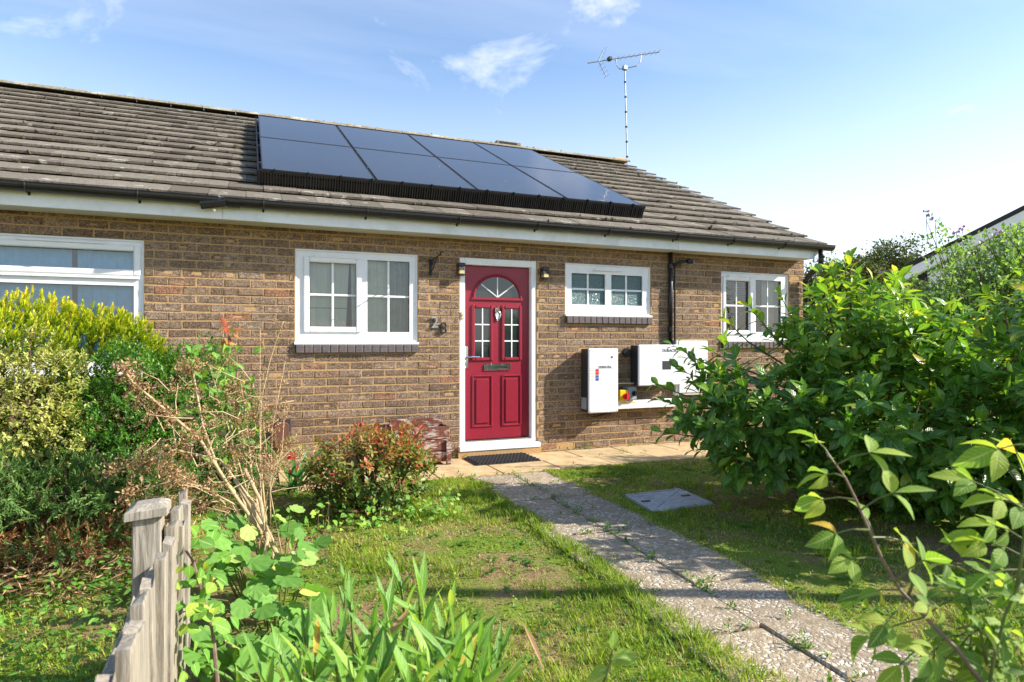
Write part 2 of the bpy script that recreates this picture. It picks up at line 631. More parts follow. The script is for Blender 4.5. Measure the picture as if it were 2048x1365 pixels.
def mk_glass(name='window_glass', tint=(1, 1, 1), refl=1.0):
    m, t, b = newmat(name)
    t.nodes.remove(b)
    o = t.nodes['Material Output']
    g = t.nodes.new('ShaderNodeBsdfGlossy'); g.inputs['Roughness'].default_value = .01
    g.inputs['Color'].default_value = (1, 1, 1, 1)
    tr = t.nodes.new('ShaderNodeBsdfTransparent'); tr.inputs['Color'].default_value = (*tint, 1)
    fr = t.nodes.new('ShaderNodeFresnel'); fr.inputs['IOR'].default_value = 1.55
    v = pos_vec(t)
    n = t.nodes.new('ShaderNodeBump'); n.inputs['Strength'].default_value = .12; n.inputs['Distance'].default_value = .01
    t.links.new(noise(t, 2.2, 1, .5, v), n.inputs['Height'])
    t.links.new(n.outputs[0], g.inputs['Normal'])
    fac = math_(t, 'MULTIPLY', fr.outputs[0], 1.7 * refl, True)
    mx_ = t.nodes.new('ShaderNodeMixShader')
    t.links.new(fac, mx_.inputs[0]); t.links.new(tr.outputs[0], mx_.inputs[1]); t.links.new(g.outputs[0], mx_.inputs[2])
    t.links.new(mx_.outputs[0], o.inputs['Surface'])
    return m


def mk_obscure():
    m, t, b = newmat('obscured_glass')
    v = pos_vec(t)
    vo = t.nodes.new('ShaderNodeTexVoronoi'); vo.inputs['Scale'].default_value = 75
    t.links.new(v, vo.inputs['Vector'])
    b.inputs['Base Color'].default_value = (*lin((98, 122, 124)), 1)
    b.inputs['Roughness'].default_value = .12
    bump(t, b, vo.outputs['Distance'], .9, .012)
    return m


def mk_panel():
    m, t, b = newmat('solar_glass')
    v = pos_vec(t)
    f = noise(t, 9, 3, .5, v)
    c = ramp(t, f, [(.3, (.016, .018, .022)), (.75, (.024, .026, .032))])
    vo = noise(t, 14, 2, .5, pos_vec(t, (1, .8, .8)))
    c = mixc_(t, ramp(t, vo, [(.775, (0, 0, 0)), (.80, (.6, .6, .6))]), c, lin((215, 220, 225)))
    t.links.new(c, b.inputs['Base Color'])
    b.inputs['Roughness'].default_value = .10
    b.inputs['Specular IOR Level'].default_value = .75
    b.inputs['IOR'].default_value = 1.55
    return m


def mk_wood_grey():
    m, t, b = newmat('weathered_timber')
    v = pos_vec(t, (14, 14, 1.2))
    f = noise(t, 6, 6, .7, v, .4)
    tv = tint_val(t)
    c = ramp(t, f, [(.25, lin((92, 84, 73))), (.5, lin((148, 140, 126))), (.72, lin((184, 176, 161)))])
    c = mixc_(t, math_(t, 'MULTIPLY', tv, .35), c, lin((122, 106, 84)))
    f2 = noise(t, 12, 4, .6, pos_vec(t))
    c = mixc_(t, ramp(t, f2, [(.6, (0, 0, 0)), (.75, (.5, .5, .5))]), c, lin((92, 92, 70)))
    t.links.new(c, b.inputs['Base Color'])
    b.inputs['Roughness'].default_value = .9
    bump(t, b, f, .6, .006)
    return m


def mk_planter():
    m, t, b = newmat('flaking_red_brown_paint')
    v = pos_vec(t, (2, 8, 8))
    f = noise(t, 4, 7, .7, v)
    base = ramp(t, noise(t, 30, 4, .6, pos_vec(t)), [(.3, lin((96, 58, 48))), (.7, lin((122, 76, 62)))])
    c = mixc_(t, ramp(t, f, [(.52, (0, 0, 0)), (.58, (.85, .85, .85))]), base, lin((186, 176, 168)))
    t.links.new(c, b.inputs['Base Color'])
    b.inputs['Roughness'].default_value = .92
    b.inputs['Specular IOR Level'].default_value = .15
    bump(t, b, f, .5, .004)
    return m


def mk_ground():
    m, t, b = newmat('soil_and_turf')
    v = pos_vec(t)
    f = noise(t, 1.7, 8, .65, v)
    f2 = noise(t, 90, 6, .75, v)
    soil = ramp(t, f2, [(.3, lin((96, 78, 56))), (.5, lin((146, 122, 90))), (.75, lin((178, 152, 116)))])
    turf = ramp(t, f2, [(.3, lin((84, 104, 36))), (.6, lin((128, 146, 56))), (.8, lin((156, 156, 86)))])
    c = mixc_(t, ramp(t, f, [(.42, (0, 0, 0)), (.55, (1, 1, 1))]), turf, soil)
    t.links.new(c, b.inputs['Base Color'])
    b.inputs['Roughness'].default_value = 1
    b.inputs['Specular IOR Level'].default_value = .1
    bump(t, b, f2, .8, .02)
    return m


def mk_aggregate():
    m, t, b = newmat('worn_aggregate_slab')
    tv = tint_val(t)
    v = pos_vec(t)
    base = ramp(t, noise(t, 26, 5, .7, v), [(.3, lin((124, 109, 86))), (.5, lin((166, 148, 120))), (.7, lin((192, 174, 145)))])
    base = mixc_(t, math_(t, 'MULTIPLY', tv, .75), base, lin((136, 122, 102)))
    vo = t.nodes.new('ShaderNodeTexVoronoi'); vo.inputs['Scale'].default_value = 44; vo.inputs['Randomness'].default_value = 1
    vv = t.nodes.new('ShaderNodeVectorMath'); vv.operation = 'ADD'
    nn = t.nodes.new('ShaderNodeTexNoise'); nn.inputs['Scale'].default_value = 18
    t.links.new(v, nn.inputs['Vector'])
    sc_ = t.nodes.new('ShaderNodeVectorMath'); sc_.operation = 'SCALE'; sc_.inputs['Scale'].default_value = .06
    t.links.new(nn.outputs['Color'], sc_.inputs[0])
    t.links.new(v, vv.inputs[0]); t.links.new(sc_.outputs[0], vv.inputs[1])
    t.links.new(vv.outputs[0], vo.inputs['Vector'])
    patch = noise(t, 5.5, 4, .65, v)
    th = math_(t, 'MULTIPLY', ramp(t, patch, [(.37, (0, 0, 0)), (.55, (1, 1, 1))]), ramp(t, vo.outputs['Distance'], [(.30, (1, 1, 1)), (.48, (0, 0, 0))]))
    c = mixc_(t, math_(t, 'MULTIPLY', th, .78), base, lin((220, 211, 196)))
    dk = noise(t, 60, 4, .7, v)
    c = mixc_(t, ramp(t, dk, [(.58, (0, 0, 0)), (.74, (.75, .75, .75))]), c, lin((84, 70, 54)))
    t.links.new(c, b.inputs['Base Color'])
    b.inputs['Roughness'].default_value = .92
    bump(t, b, math_(t, 'ADD', dk, math_(t, 'MULTIPLY', th, -.6)), .8, .012)
    return m


def mk_patio():
    m, t, b = newmat('buff_paving_slab')
    tv = tint_val(t)
    v = pos_vec(t)
    f = noise(t, 6, 6, .65, v)
    c = ramp(t, f, [(.3, lin((158, 132, 92))), (.55, lin((196, 170, 126))), (.75, lin((210, 188, 150)))])
    c = mixc_(t, math_(t, 'MULTIPLY', tv, .4), c, lin((160, 142, 112)))
    f2 = noise(t, 70, 4, .7, v)
    c = mixc_(t, ramp(t, f2, [(.55, (0, 0, 0)), (.8, (.5, .5, .5))]), c, lin((110, 92, 66)))
    t.links.new(c, b.inputs['Base Color'])
    b.inputs['Roughness'].default_value = .9
    bump(t, b, f2, .5, .006)
    return m


def mk_lace():
    m, t, b = newmat('net_curtain_fabric')
    v = pos_vec(t)
    s = t.nodes.new('ShaderNodeSeparateXYZ'); t.links.new(v, s.inputs[0])
    base = lin((196, 206, 186))
    vo = t.nodes.new('ShaderNodeTexVoronoi'); vo.inputs['Scale'].default_value = 22
    t.links.new(v, vo.inputs['Vector'])
    fl = ramp(t, vo.outputs['Distance'], [(.3, (1, 1, 1)), (.42, (0, 0, 0))])
    band = math_(t, 'MULTIPLY', math_(t, 'GREATER_THAN', s.outputs[2], 1.36), math_(t, 'LESS_THAN', s.outputs[2], 1.46))
    c = mixc_(t, math_(t, 'MULTIPLY', math_(t, 'MULTIPLY', fl, band), .8), base, lin((232, 206, 196)))
    line = math_(t, 'MULTIPLY', math_(t, 'GREATER_THAN', s.outputs[2], 1.545), math_(t, 'LESS_THAN', s.outputs[2], 1.555))
    c = mixc_(t, math_(t, 'MULTIPLY', line, .7), c, lin((96, 108, 104)))
    t.links.new(c, b.inputs['Base Color'])
    b.inputs['Roughness'].default_value = .9
    return m


M = dict(
    brick=mk_brick(), tile=mk_tile(), glass=mk_glass(), glass_blue=mk_glass('blue_window_glass', (.78, .93, 1.0), 1.35), obscure=mk_obscure(), panel=mk_panel(),
    wood=mk_wood_grey(), planter=mk_planter(), ground=mk_ground(), agg=mk_aggregate(), patio=mk_patio(), lace=mk_lace(),
    mortar=plain('sandy_mortar', lin((182, 148, 104)), .95, var=.09, scale=60, bmp=.5, spec=.2),
    pvc=plain('white_upvc', (.80, .81, .82), .34, var=.015, scale=8, dirt=lin((196, 192, 176)), dirt_amt=.28),
    fascia=plain('white_fascia_board', (.80, .83, .85), .45, var=.02, scale=5, dirt=lin((168, 170, 140)), dirt_amt=.45),
    soffit=plain('soffit_board', (.6, .6, .56), .6, var=.03),
    black=plain('black_plastic', (.012, .012, .014), .38, var=.1, scale=20),
    blackm=plain('black_iron', (.015, .015, .016), .5, var=.1, metal=.3),
    red=plain('crimson_door_skin', lin((138, 22, 45)), .40, var=.05, scale=45, bmp=.12),
    chrome=plain('chrome', (.75, .76, .78), .16, metal=1.0, var=.02),
    dkglass=mk_glass('door_glass', (.35, .38, .38), 1.3),
    sill=plain('slate_grey_brick', lin((92, 84, 86)), .7, var=.1, scale=40, bmp=.4),
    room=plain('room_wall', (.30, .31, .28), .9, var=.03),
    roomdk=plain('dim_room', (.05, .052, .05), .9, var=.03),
    curtain=plain('pale_curtain', lin((196, 206, 184)), .9, var=.04, scale=14),
    curtain_blue=plain('blue_curtain', lin((150, 206, 232)), .9, var=.04, scale=14),
    curtain_dk=plain('dark_curtain', lin((138, 150, 136)), .9, var=.06, scale=14),
    slat=plain('brown_blind_slat', lin((120, 116, 112)), .5, var=.03),
    white=plain('white_powder_coat', (.82, .83, .85), .35, var=.01),
    casing=plain('charcoal_casing', (.03, .03, .033), .5, var=.05),
    grey=plain('grey_plastic', lin((150, 158, 166)), .45, var=.03),
    yellow=plain('yellow_plastic', lin((236, 190, 30)), .4, var=.03),
    redp=plain('red_plastic', lin((214, 30, 40)), .4, var=.03),
    bluep=plain('blue_print', lin((58, 92, 160)), .5, var=.02),
    ink=plain('dark_ink', (.03, .03, .035), .5, var=.02),
    brown=plain('brown_plastic', lin((110, 72, 58)), .45, var=.05),
    cream=plain('cream_plastic', lin((226, 206, 164)), .4, var=.03),
    gold=plain('brass', (.75, .58, .26), .35, metal=.8, var=.03),
    rubber=plain('black_rubber', (.022, .022, .024), .65, var=.15, scale=60),
    cover=plain('grey_cast_cover', lin((176, 178, 182)), .75, var=.08, scale=26, bmp=.5, dirt=lin((96, 92, 82)), dirt_amt=.55),
    ridge=plain('lichened_ridge_tile', lin((132, 124, 106)), .95, var=.13, scale=32, bmp=.8, dirt=lin((206, 202, 188)), dirt_amt=.8),
    moss=plain('dry_moss', lin((82, 70, 52)), 1, var=.2, scale=50, bmp=.8),
    under=plain('roof_underlay', (.03, .027, .025), .9, var=.05),
    render_w=plain('white_render', (.78, .79, .80), .8, var=.02, scale=9),
    stem_g=plain('green_stem', lin((92, 104, 44)), .6, var=.12, scale=40),
    stem_b=plain('brown_twig', lin((96, 70, 48)), .85, var=.15, scale=40),
    stem_p=plain('purple_bramble_stem', lin((122, 98, 86)), .6, var=.12, scale=40),
    stem_dry=plain('dry_straw_stem', lin((178, 156, 118)), .85, var=.12, scale=40),
    seed=plain('dry_seed_head', lin((146, 116, 86)), .95, var=.2, scale=90, bmp=.8),
    petal=plain('crimson_petal', lin((208, 22, 56)), .6, var=.1),
    pink=plain('mauve_petal', lin((208, 140, 188)), .6, var=.08),
    alu=plain('dull_aluminium', (.34, .36, .38), .45, metal=.7, var=.08),
)
M['l_phot'] = leafmat('glossy_evergreen_leaf', [(0, lin((56, 100, 32))), (.4, lin((90, 142, 42))), (.65, lin((134, 170, 50))), (.85, lin((190, 196, 62))), (1, lin((220, 198, 74)))], .30, .42, .5, veins=.7)
M['l_azal'] = leafmat('turning_azalea_leaf', [(0, lin((48, 84, 30))), (.35, lin((94, 124, 44))), (.55, lin((156, 146, 70))), (.75, lin((186, 100, 66))), (1, lin((190, 60, 54)))], .45, .34)
M['l_gold'] = leafmat('golden_conifer_spray', [(0, lin((58, 92, 22))), (.4, lin((128, 156, 28))), (.75, lin((196, 200, 40))), (1, lin((224, 206, 64)))], .6, .3, .3)
M['l_varieg'] = leafmat('variegated_leaf', [(0, lin((112, 128, 54))), (.45, lin((182, 182, 96))), (1, lin((234, 226, 150)))], .5, .3)
M['l_box'] = leafmat('box_leaf', [(0, lin((48, 92, 28))), (.5, lin((92, 142, 44))), (1, lin((164, 188, 84)))], .4, .36)
M['l_jun'] = leafmat('juniper_needle', [(0, lin((66, 92, 46))), (.55, lin((112, 146, 76))), (.8, lin((154, 178, 100))), (.9, lin((160, 112, 74))), (1, lin((146, 98, 66)))], .6, .3, .3)
M['l_mall'] = leafmat('mallow_leaf', [(0, lin((74, 118, 48))), (.6, lin((120, 168, 76))), (.85, lin((170, 194, 108))), (1, lin((214, 204, 108)))], .6, .4, .3, .3)
M['l_bram'] = leafmat('bramble_leaf', [(0, lin((62, 116, 34))), (.6, lin((104, 164, 52))), (1, lin((176, 196, 72)))], .55, .4, .3, veins=.9)
M['l_olea'] = leafmat('oleander_leaf', [(0, lin((66, 116, 44))), (.6, lin((118, 166, 62))), (.9, lin((166, 196, 86))), (.97, lin((210, 170, 60))), (1, lin((190, 120, 60)))], .42, .38, .35, mott=.25, veins=.6)
M['l_rose'] = leafmat('rose_leaflet', [(0, lin((74, 112, 46))), (.5, lin((122, 160, 62))), (.9, lin((176, 190, 74))), (1, lin((214, 178, 68)))], .55, .45, .25, veins=1.0)
M['l_rosef'] = leafmat('climbing_rose_leaflet', [(0, lin((84, 122, 60))), (.6, lin((136, 170, 92))), (1, lin((184, 202, 118)))], .45, .42)
M['l_grass'] = leafmat('lawn_grass_blade', [(0, lin((84, 116, 34))), (.45, lin((132, 160, 50))), (.8, lin((176, 190, 78))), (.9, lin((198, 180, 120))), (1, lin((204, 180, 132)))], .6, .45, .2)
M['l_weed'] = leafmat('weed_leaf', [(0, lin((56, 98, 32))), (.7, lin((100, 146, 48))), (1, lin((176, 184, 80)))], .5, .35)
M['l_tree'] = leafmat('tree_leaf', [(0, lin((52, 66, 34))), (.6, lin((92, 104, 54))), (1, lin((142, 136, 78)))], .6, .25, .3)
M['l_dry'] = leafmat('dry_dead_leaf', [(0, lin((122, 88, 62))), (1, lin((202, 168, 128)))], .85, .25, .2)
M['l_straw'] = leafmat('blade_leaf', [(0, lin((40, 88, 36))), (1, lin((96, 146, 60)))], .4, .3)

PITCH = R(25.8)
EAVE = (-.33, 2.488)          # y,z of the tile-tail plane at the eaves
GAUGE = .346
cp, sp = math.cos(PITCH), math.sin(PITCH)


def roof_pt(x, s, h=0.0):
    return (x, EAVE[0] + s * cp - h * sp, EAVE[1] + s * sp + h * cp)


SPLIT = -.23
# ================================================================= setting
g = MB()
nx = 60
g.add([(-150, -150, -.004), (150, -150, -.004), (150, 150, -.004), (-150, 150, -.004)], [(0, 1, 2, 3)])
ground = g.build('ground', M['ground'])
tag(ground, kind='structure')


def slab_mesh(name, mat, w, l, h=.03):
    b = MB().box(-w / 2, w / 2, -l / 2, l / 2, -h, 0, .006)
    me = b.mesh(name); me.materials.append(mat)
    return me


patio = MB().box(.2, 7.2, -.93, .02, -.04, -.012).build('patio', M['mortar'])
tag(patio, kind='structure')
sm = slab_mesh('paving_slab', M['patio'], .592, .44)
for j in range(2):
    for i in range(12):
        o = link('paving_slab', sm, patio)
        o.location = (.52 + i * .6 + .3 * j * 0.4, -.235 - j * .455, .012 + random.uniform(-.003, .003))
        o.rotation_euler = (random.uniform(-.004, .004), random.uniform(-.004, .004), random.uniform(-.006, .006))
        o['tint'] = random.random()
# garden path, two slabs wide, slightly skewed to the house
path = empty('path', (2.2, -.95, 0))
tag(path, kind='structure')
PSK = math.atan(.064)
pm = slab_mesh('paving_slab', M['agg'], .397, .458)
PATH_ROWS = 11
for j in range(PATH_ROWS):
    for i in (0, 1):
        yy = -1.20 - j * .468
        xx = 2.215 + .064 * (yy + .95) + (i - .5) * .40
        o = link('paving_slab', pm, path)
        o.location = (xx + random.uniform(-.005, .005), yy, .012 + random.uniform(-.005, .004))
        o.rotation_euler = (random.uniform(-.008, .008), random.uniform(-.01, .01), -PSK + random.uniform(-.012, .012))
        o['tint'] = random.random()
PATH_BOT = MB().add([(2.215 + .064 * (-.0) - .41, -.93, -.001), (2.215 + .41, -.93, -.001),
                     (2.215 + .064 * (-5.3) + .41, -6.3, -.001), (2.215 + .064 * (-5.3) - .41, -6.3, -.001)], [(3, 2, 1, 0)]).build('bedding', M['ground'], path)

# ================================================================= houses
def unit_brick(seed):
    rr = np.random.default_rng(seed)
    b = MB()
    cx, cz = .018, .075
    V = [(0, .25, 0), (1, .25, 0), (1, .25, 1), (0, .25, 1), (cx, 0, cz), (1 - cx, 0, cz), (1 - cx, 0, 1 - cz), (cx, 0, 1 - cz),
         (0, 1, 0), (1, 1, 0), (1, 1, 1), (0, 1, 1), (.5, .1 * rr.normal(0, 1), .5)]
    V = [tuple(np.array(p) + (np.array([rr.normal(0, .006), rr.normal(0, .05), rr.normal(0, .02)]) if 4 <= k < 8 else 0)) for k, p in enumerate(V)]
    F = [(4, 5, 12), (5, 6, 12), (6, 7, 12), (7, 4, 12), (0, 1, 5, 4), (1, 2, 6, 5), (2, 3, 7, 6), (3, 0, 4, 7),
         (0, 8, 9, 1), (1, 9, 10, 2), (2, 10, 11, 3), (3, 11, 8, 0)]
    b.add(V, F)
    me = b.mesh('brick'); me.materials.append(M['brick'])
    tris = [(4, 5, 12), (5, 6, 12), (6, 7, 12), (7, 4, 12)]
    for q in F[4:]: tris += [(q[0], q[1], q[2]), (q[0], q[2], q[3])]
    return me, np.array(V, float), np.array(tris, int)


UB = [unit_brick(s) for s in range(5)]
COURSE = .077
Z0 = .028


def brick_segments(xa, xb, opens, ztop, phase):
    out_ = []
    i = -1
    while True:
        z = Z0 + COURSE * i
        if z + .012 > ztop: break
        off = phase + (.1125 if i % 2 else 0.0)
        k0 = math.floor((xa - off) / .225) - 1
        x = off + k0 * .225
        while x < xb:
            segs = [(max(x, xa), min(x + .215, xb))]
            for (ox0, ox1, oz0, oz1) in opens:
                if min(z + .067, oz1) - max(z, oz0) > .016:
                    ns = []
                    for (a, b_) in segs:
                        if b_ <= ox0 or a >= ox1: ns.append((a, b_))
                        else:
                            if a < ox0 - .012: ns.append((a, ox0 - .006))
                            if b_ > ox1 + .012: ns.append((ox1 + .006, b_))
                    segs = ns
            for (a, b_) in segs:
                if b_ - a > .02: out_.append((a, b_, z, min(z + .067, ztop)))
            x += .225
        i += 1
    return out_


def wall_cells(xa, xb, za, zb, opens):
    xs = sorted({xa, xb, *[o[0] for o in opens], *[o[1] for o in opens]})
    zs = sorted({za, zb, *[o[2] for o in opens], *[o[3] for o in opens]})
    xs = [x for x in xs if xa <= x <= xb]; zs = [z for z in zs if za <= z <= zb]
    for i in range(len(xs) - 1):
        for j in range(len(zs) - 1):
            cx_, cz_ = (xs[i] + xs[i + 1]) / 2, (zs[j] + zs[j + 1]) / 2
            if any(o[0] < cx_ < o[1] and o[2] < cz_ < o[3] for o in opens): continue
            yield xs[i], xs[i + 1], zs[j], zs[j + 1]


def brick_wall(house, xa, xb, opens, nmax, phase, hidden):
    b = MB()
    for c in wall_cells(xa, xb, -.12, 2.30, opens):
        b.box(c[0], c[1], .005, .23, c[2], c[3])
    wall = b.build('wall', M['mortar'], house)
    segs = brick_segments(xa, xb, opens, 2.296, phase)
    S = np.array(segs)
    mid = np.stack([(S[:, 0] + S[:, 1]) / 2, np.zeros(len(S)), (S[:, 2] + S[:, 3]) / 2], 1)
    u, v, F = proj(mid)
    area = (S[:, 1] - S[:, 0]) * (S[:, 3] - S[:, 2]) / F ** 2
    area[(u < 4) | (u > 2044)] = 0
    for (a0, a1, b0, b1) in hidden: area[(u > a0) & (u < a1) & (v > b0) & (v < b1)] *= .01
    order = np.argsort(-area)
    pick = set(order[:nmax].tolist()) if len(S) > nmax else set(range(len(S)))
    VV = []; FF = []; TT = []; nb = 0
    for k, (x0, x1, z0, z1) in enumerate(segs):
        tint = float(np.clip(rng.beta(1.5, 1.6) * .92 + (.1 if rng.random() < .05 else 0), 0, 1))
        if rng.random() < .03: tint = rng.uniform(.93, 1)
        me, UV, UF = UB[int(rng.integers(5))]
        yo = float(rng.normal(0, .0014))
        if k in pick:
            o = bpy.data.objects.new('brick', me)
            C.objects.link(o)
            o.parent = wall
            o.location = (x0, yo, z0); o.scale = (x1 - x0, .03, z1 - z0)
            o['tint'] = tint
        else:
            VV.append(UV * np.array([x1 - x0, .03, z1 - z0]) + np.array([x0, yo, z0]))
            FF.append(UF + nb); nb += len(UV); TT.append(np.full(len(UV), tint))
    if VV:
        me = np_mesh('brickwork', np.concatenate(VV), np.concatenate(FF), M['brick'], tint=np.concatenate(TT))
        o = link('brickwork', me, wall); o['kind'] = 'stuff'
    return wall


def sill_bricks(win, x0, x1, z0, z1, n):
    MB().box(x0 + .004, x1 - .004, -.026, .1, z0 + .003, z1 - .002).build('sill_mortar', M['mortar'], win)
    w_ = (x1 - x0) / n
    me = MB().box(0, w_ - .008, -.034, .1, 0, z1 - z0, .005).mesh('sill_brick'); me.materials.append(M['sill'])
    for i in range(n):
        o = link('sill_brick', me, win)
        o.location = (x0 + i * w_ + .004, random.uniform(-.002, .002), z0)


def window(house, x0, x1, z0, z1, lights, vents=(), glass='glass', sill=None, depth=1.5, roommat='room'):
    w_ = empty('window', ((x0 + x1) / 2, .03, z0), house)
    YF = .026
    holes = [(l['g'][0] - (.03 if l.get('sash') else 0), l['g'][1] + (.03 if l.get('sash') else 0),
              l['g'][2] - (.03 if l.get('sash') else 0), l['g'][3] + (.03 if l.get('sash') else 0)) for l in lights]
    b = MB()
    for c in wall_cells(x0, x1, z0, z1, holes): b.box(c[0], c[1], YF, .095, c[2], c[3])
    # outer rebate line
    b.frame(x0, x1, z0, z1, YF - .012, YF + .002, .018, .018, .018, .018, .003)
    b.build('frame', M['pvc'], w_)
    MB().box(x0 - .012, x1 + .004, -.028, .05, z0 - .024, z0 + .001, .004).build('window_sill', M['pvc'], w_)
    for l in lights:
        gx0, gx1, gz0, gz1 = l['g']
        if l.get('sash'):
            MB().frame(gx0 - .052, gx1 + .052, gz0 - .052, gz1 + .052, YF - .020, .075, .054, .054, .054, .054, .009).build('sash', M['pvc'], w_)
        gm = MB()
        gm.add([(gx0 - .002, .052, gz0 - .002), (gx1 + .002, .052, gz0 - .002), (gx1 + .002, .052, gz1 + .002), (gx0 - .002, .052, gz1 + .002)], [(0, 1, 2, 3)])
        gm.build('pane', M[l.get('glass', glass)], w_)
        # dark gasket
        MB().frame(gx0 - .001, gx1 + .001, gz0 - .001, gz1 + .001, .045, .058, .004, .004, .004, .004, 0).build('gasket', M['casing'], w_)
        bw = .011
        for k in range(1, l.get('nv', 1)):
            xx = gx0 + (gx1 - gx0) * k / l['nv']
            MB().box(xx - bw, xx + bw, .044, .060, gz0, gz1, .003).build('glazing_bar', M['pvc'], w_)
        for k in range(1, l.get('nh', 1)):
            zz = gz0 + (gz1 - gz0) * k / l['nh']
            MB().box(gx0, gx1, .0445, .0595, zz - bw, zz + bw, .003).build('glazing_bar', M['pvc'], w_)
    for (a, b_, zz) in vents:
        MB().box(a, b_, -.002, YF - .001, zz - .011, zz + .011, .004).build('trickle_vent', M['pvc'], w_)
    rm = MB()
    X0, X1, Y0, Y1, ZA, ZB = x0 - .35, x1 + .35, .235, depth, z0 - .5, z1 + .15
    rm.add([(X0, Y0, ZA), (X1, Y0, ZA), (X1, Y1, ZA), (X0, Y1, ZA), (X0, Y0, ZB), (X1, Y0, ZB), (X1, Y1, ZB), (X0, Y1, ZB)],
           [(0, 1, 2, 3), (7, 6, 5, 4), (2, 6, 7, 3), (0, 3, 7, 4), (1, 5, 6, 2)])
    rm.build('room_shell', M[roommat], w_)
    if sill: sill_bricks(w_, *sill)
    return w_


def wavy_curtain(name, mat, x0, x1, z0, z1, y, waves, amp, label, cat, skew=0.0, parent=None, top=None):
    n = max(12, int(waves * 8)); b = MB()
    for j in range(2):
        for i in range(n + 1):
            t_ = i / n
            if j: xx = (top[0] + (top[1] - top[0]) * t_) if top else x0 + (x1 - x0) * t_
            else: xx = x0 + (x1 - x0) * t_
            b.v.append((xx, y + amp * math.sin(t_ * waves * 6.283 + .5) + amp * .4 * math.sin(t_ * waves * 14.1), z1 if j else z0))
    for i in range(n): b.f.append((i, i + 1, n + 2 + i, n + 1 + i))
    o = b.build(name, mat, parent, smooth=True)
    tag(o, label, cat)
    return o


bung = empty('bungalow', (3.3, 0, 0))
tag(bung, 'brown brick bungalow with crimson front door under a grey tiled roof', 'house')
OP = [(.385, 1.57, 1.112, 2.107), (2.015, 2.90, -.2, 2.107), (3.25, 4.385, 1.428, 2.107), (5.43, 6.54, 1.14, 2.107)]
brick_wall(bung, SPLIT, 6.80, OP, 300, 1.578, [(1420, 2048, 640, 1365), (620, 880, 870, 1365), (0, 480, 800, 1365)])
nb = empty('neighbouring_bungalow', (-1.8, 0, 0))
tag(nb, 'adjoining brown brick bungalow behind the golden conifer hedge, wide white window', 'house')
OPN = [(-3.5, -.865, .95, 2.107)]
brick_wall(nb, -4.6, SPLIT - .001, OPN, 300, 1.578, [(0, 300, 600, 1365)])
# side and rear walls
b = MB(); b.box(6.58, 6.795, .235, 9.2, -.1, 2.45); b.box(-4.6, 6.795, 9.2, 9.4, -.1, 2.45)
b.add([(6.79, .0, 2.45), (6.79, 9.3, 2.45), (6.79, 4.55, 4.70)], [(0, 1, 2)])
b.build('side_wall', M['brick'], bung)

# windows
def fr(x0, x1, z0, z1, a, b_, c, d):  # fractions -> glass rect (z fractions measured from the top)
    return (x0 + (x1 - x0) * a, x0 + (x1 - x0) * b_, z1 - (z1 - z0) * d, z1 - (z1 - z0) * c)


W1 = (.385, 1.57, 1.215, 2.107)
win1 = window(bung, *W1, [dict(g=fr(*W1, .108, .482, .135, .835), nv=2, nh=2, sash=True), dict(g=fr(*W1, .575, .932, .085, .885), nv=2, nh=2)],
              vents=[(.56, .98, 2.04)], sill=(.385, 1.57, 1.112, 1.19, 15))
W2 = (3.25, 4.385, 1.53, 2.107)
win2 = window(bung, *W2, [dict(g=fr(*W2, .08, .465, .19, .80), nv=2, nh=2, sash=False), dict(g=fr(*W2, .535, .91, .19, .80), nv=2, nh=2, sash=False)],
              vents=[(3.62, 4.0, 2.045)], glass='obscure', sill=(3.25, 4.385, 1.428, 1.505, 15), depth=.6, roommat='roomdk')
W3 = (5.43, 6.54, 1.245, 2.107)
win3 = window(bung, *W3, [dict(g=fr(*W3, .075, .42, .13, .86), nv=2, nh=2, sash=True), dict(g=fr(*W3, .515, .90, .105, .88), nv=2, nh=2)],
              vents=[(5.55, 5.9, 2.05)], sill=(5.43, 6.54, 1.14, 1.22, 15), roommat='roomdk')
W4 = (-3.5, -.865, .95, 2.105)
win4 = window(nb, *W4, [dict(g=(-2.15, -.945, 1.842, 2.005), sash=True), dict(g=(-2.15, -.945, 1.05, 1.705)), dict(g=(-3.42, -2.28, 1.05, 2.0))],
              vents=[(-1.78, -1.16, 2.065)], glass='glass_blue', sill=(-3.5, -.865, .85, .925, 34))
MB().box(-2.2, -.90, .004, .03, 1.76, 1.785, .004).build('transom_rail', M['pvc'], win4)

wavy_curtain('net_curtain', M['lace'], .40, .86, 1.16, 2.10, .105, 4, .008, 'patterned net curtain with a flowered hem behind the four-light casement', 'curtain', top=(.40, .905))
wavy_curtain('net_curtain', M['curtain'], .93, 1.30, 1.16, 2.10, .105, 5, .010, 'plain pale net curtain drawn aside, right of the dark gap in the casement', 'curtain', top=(.915, 1.30))
wavy_curtain('drape', M['curtain_dk'], 1.29, 1.53, 1.16, 2.10, .11, 4, .018, 'grey-green drape gathered at the door end of the big casement window', 'curtain')
wavy_curtain('net_curtain', M['curtain_blue'], -3.3, -1.42, .98, 2.09, .12, 11, .014, 'long pale blue curtain behind the hedge-hidden neighbour window', 'curtain')
wavy_curtain('net_curtain', M['curtain_blue'], -1.38, -.90, .98, 2.09, .12, 4, .012, 'short pale blue curtain at the corner of the neighbour window nearest the fence', 'curtain')
bl = empty('venetian_blind', (5.68, .12, 1.3))
tag(bl, 'dark slatted blind in the pane of the window by the downpipe', 'blind')
me = MB().box(0, .44, 0, .022, 0, .003).mesh('slat'); me.materials.append(M['slat'])
for i in range(26):
    o = link('slat', me, bl); o.location = (5.47, .11, 1.28 + i * .029); o.rotation_euler = (R(28), 0, 0)
wavy_curtain('drape', M['curtain'], 6.24, 6.52, 1.16, 2.10, .16, 3, .02, 'pale drape at the corner side of the window by the downpipe', 'curtain')

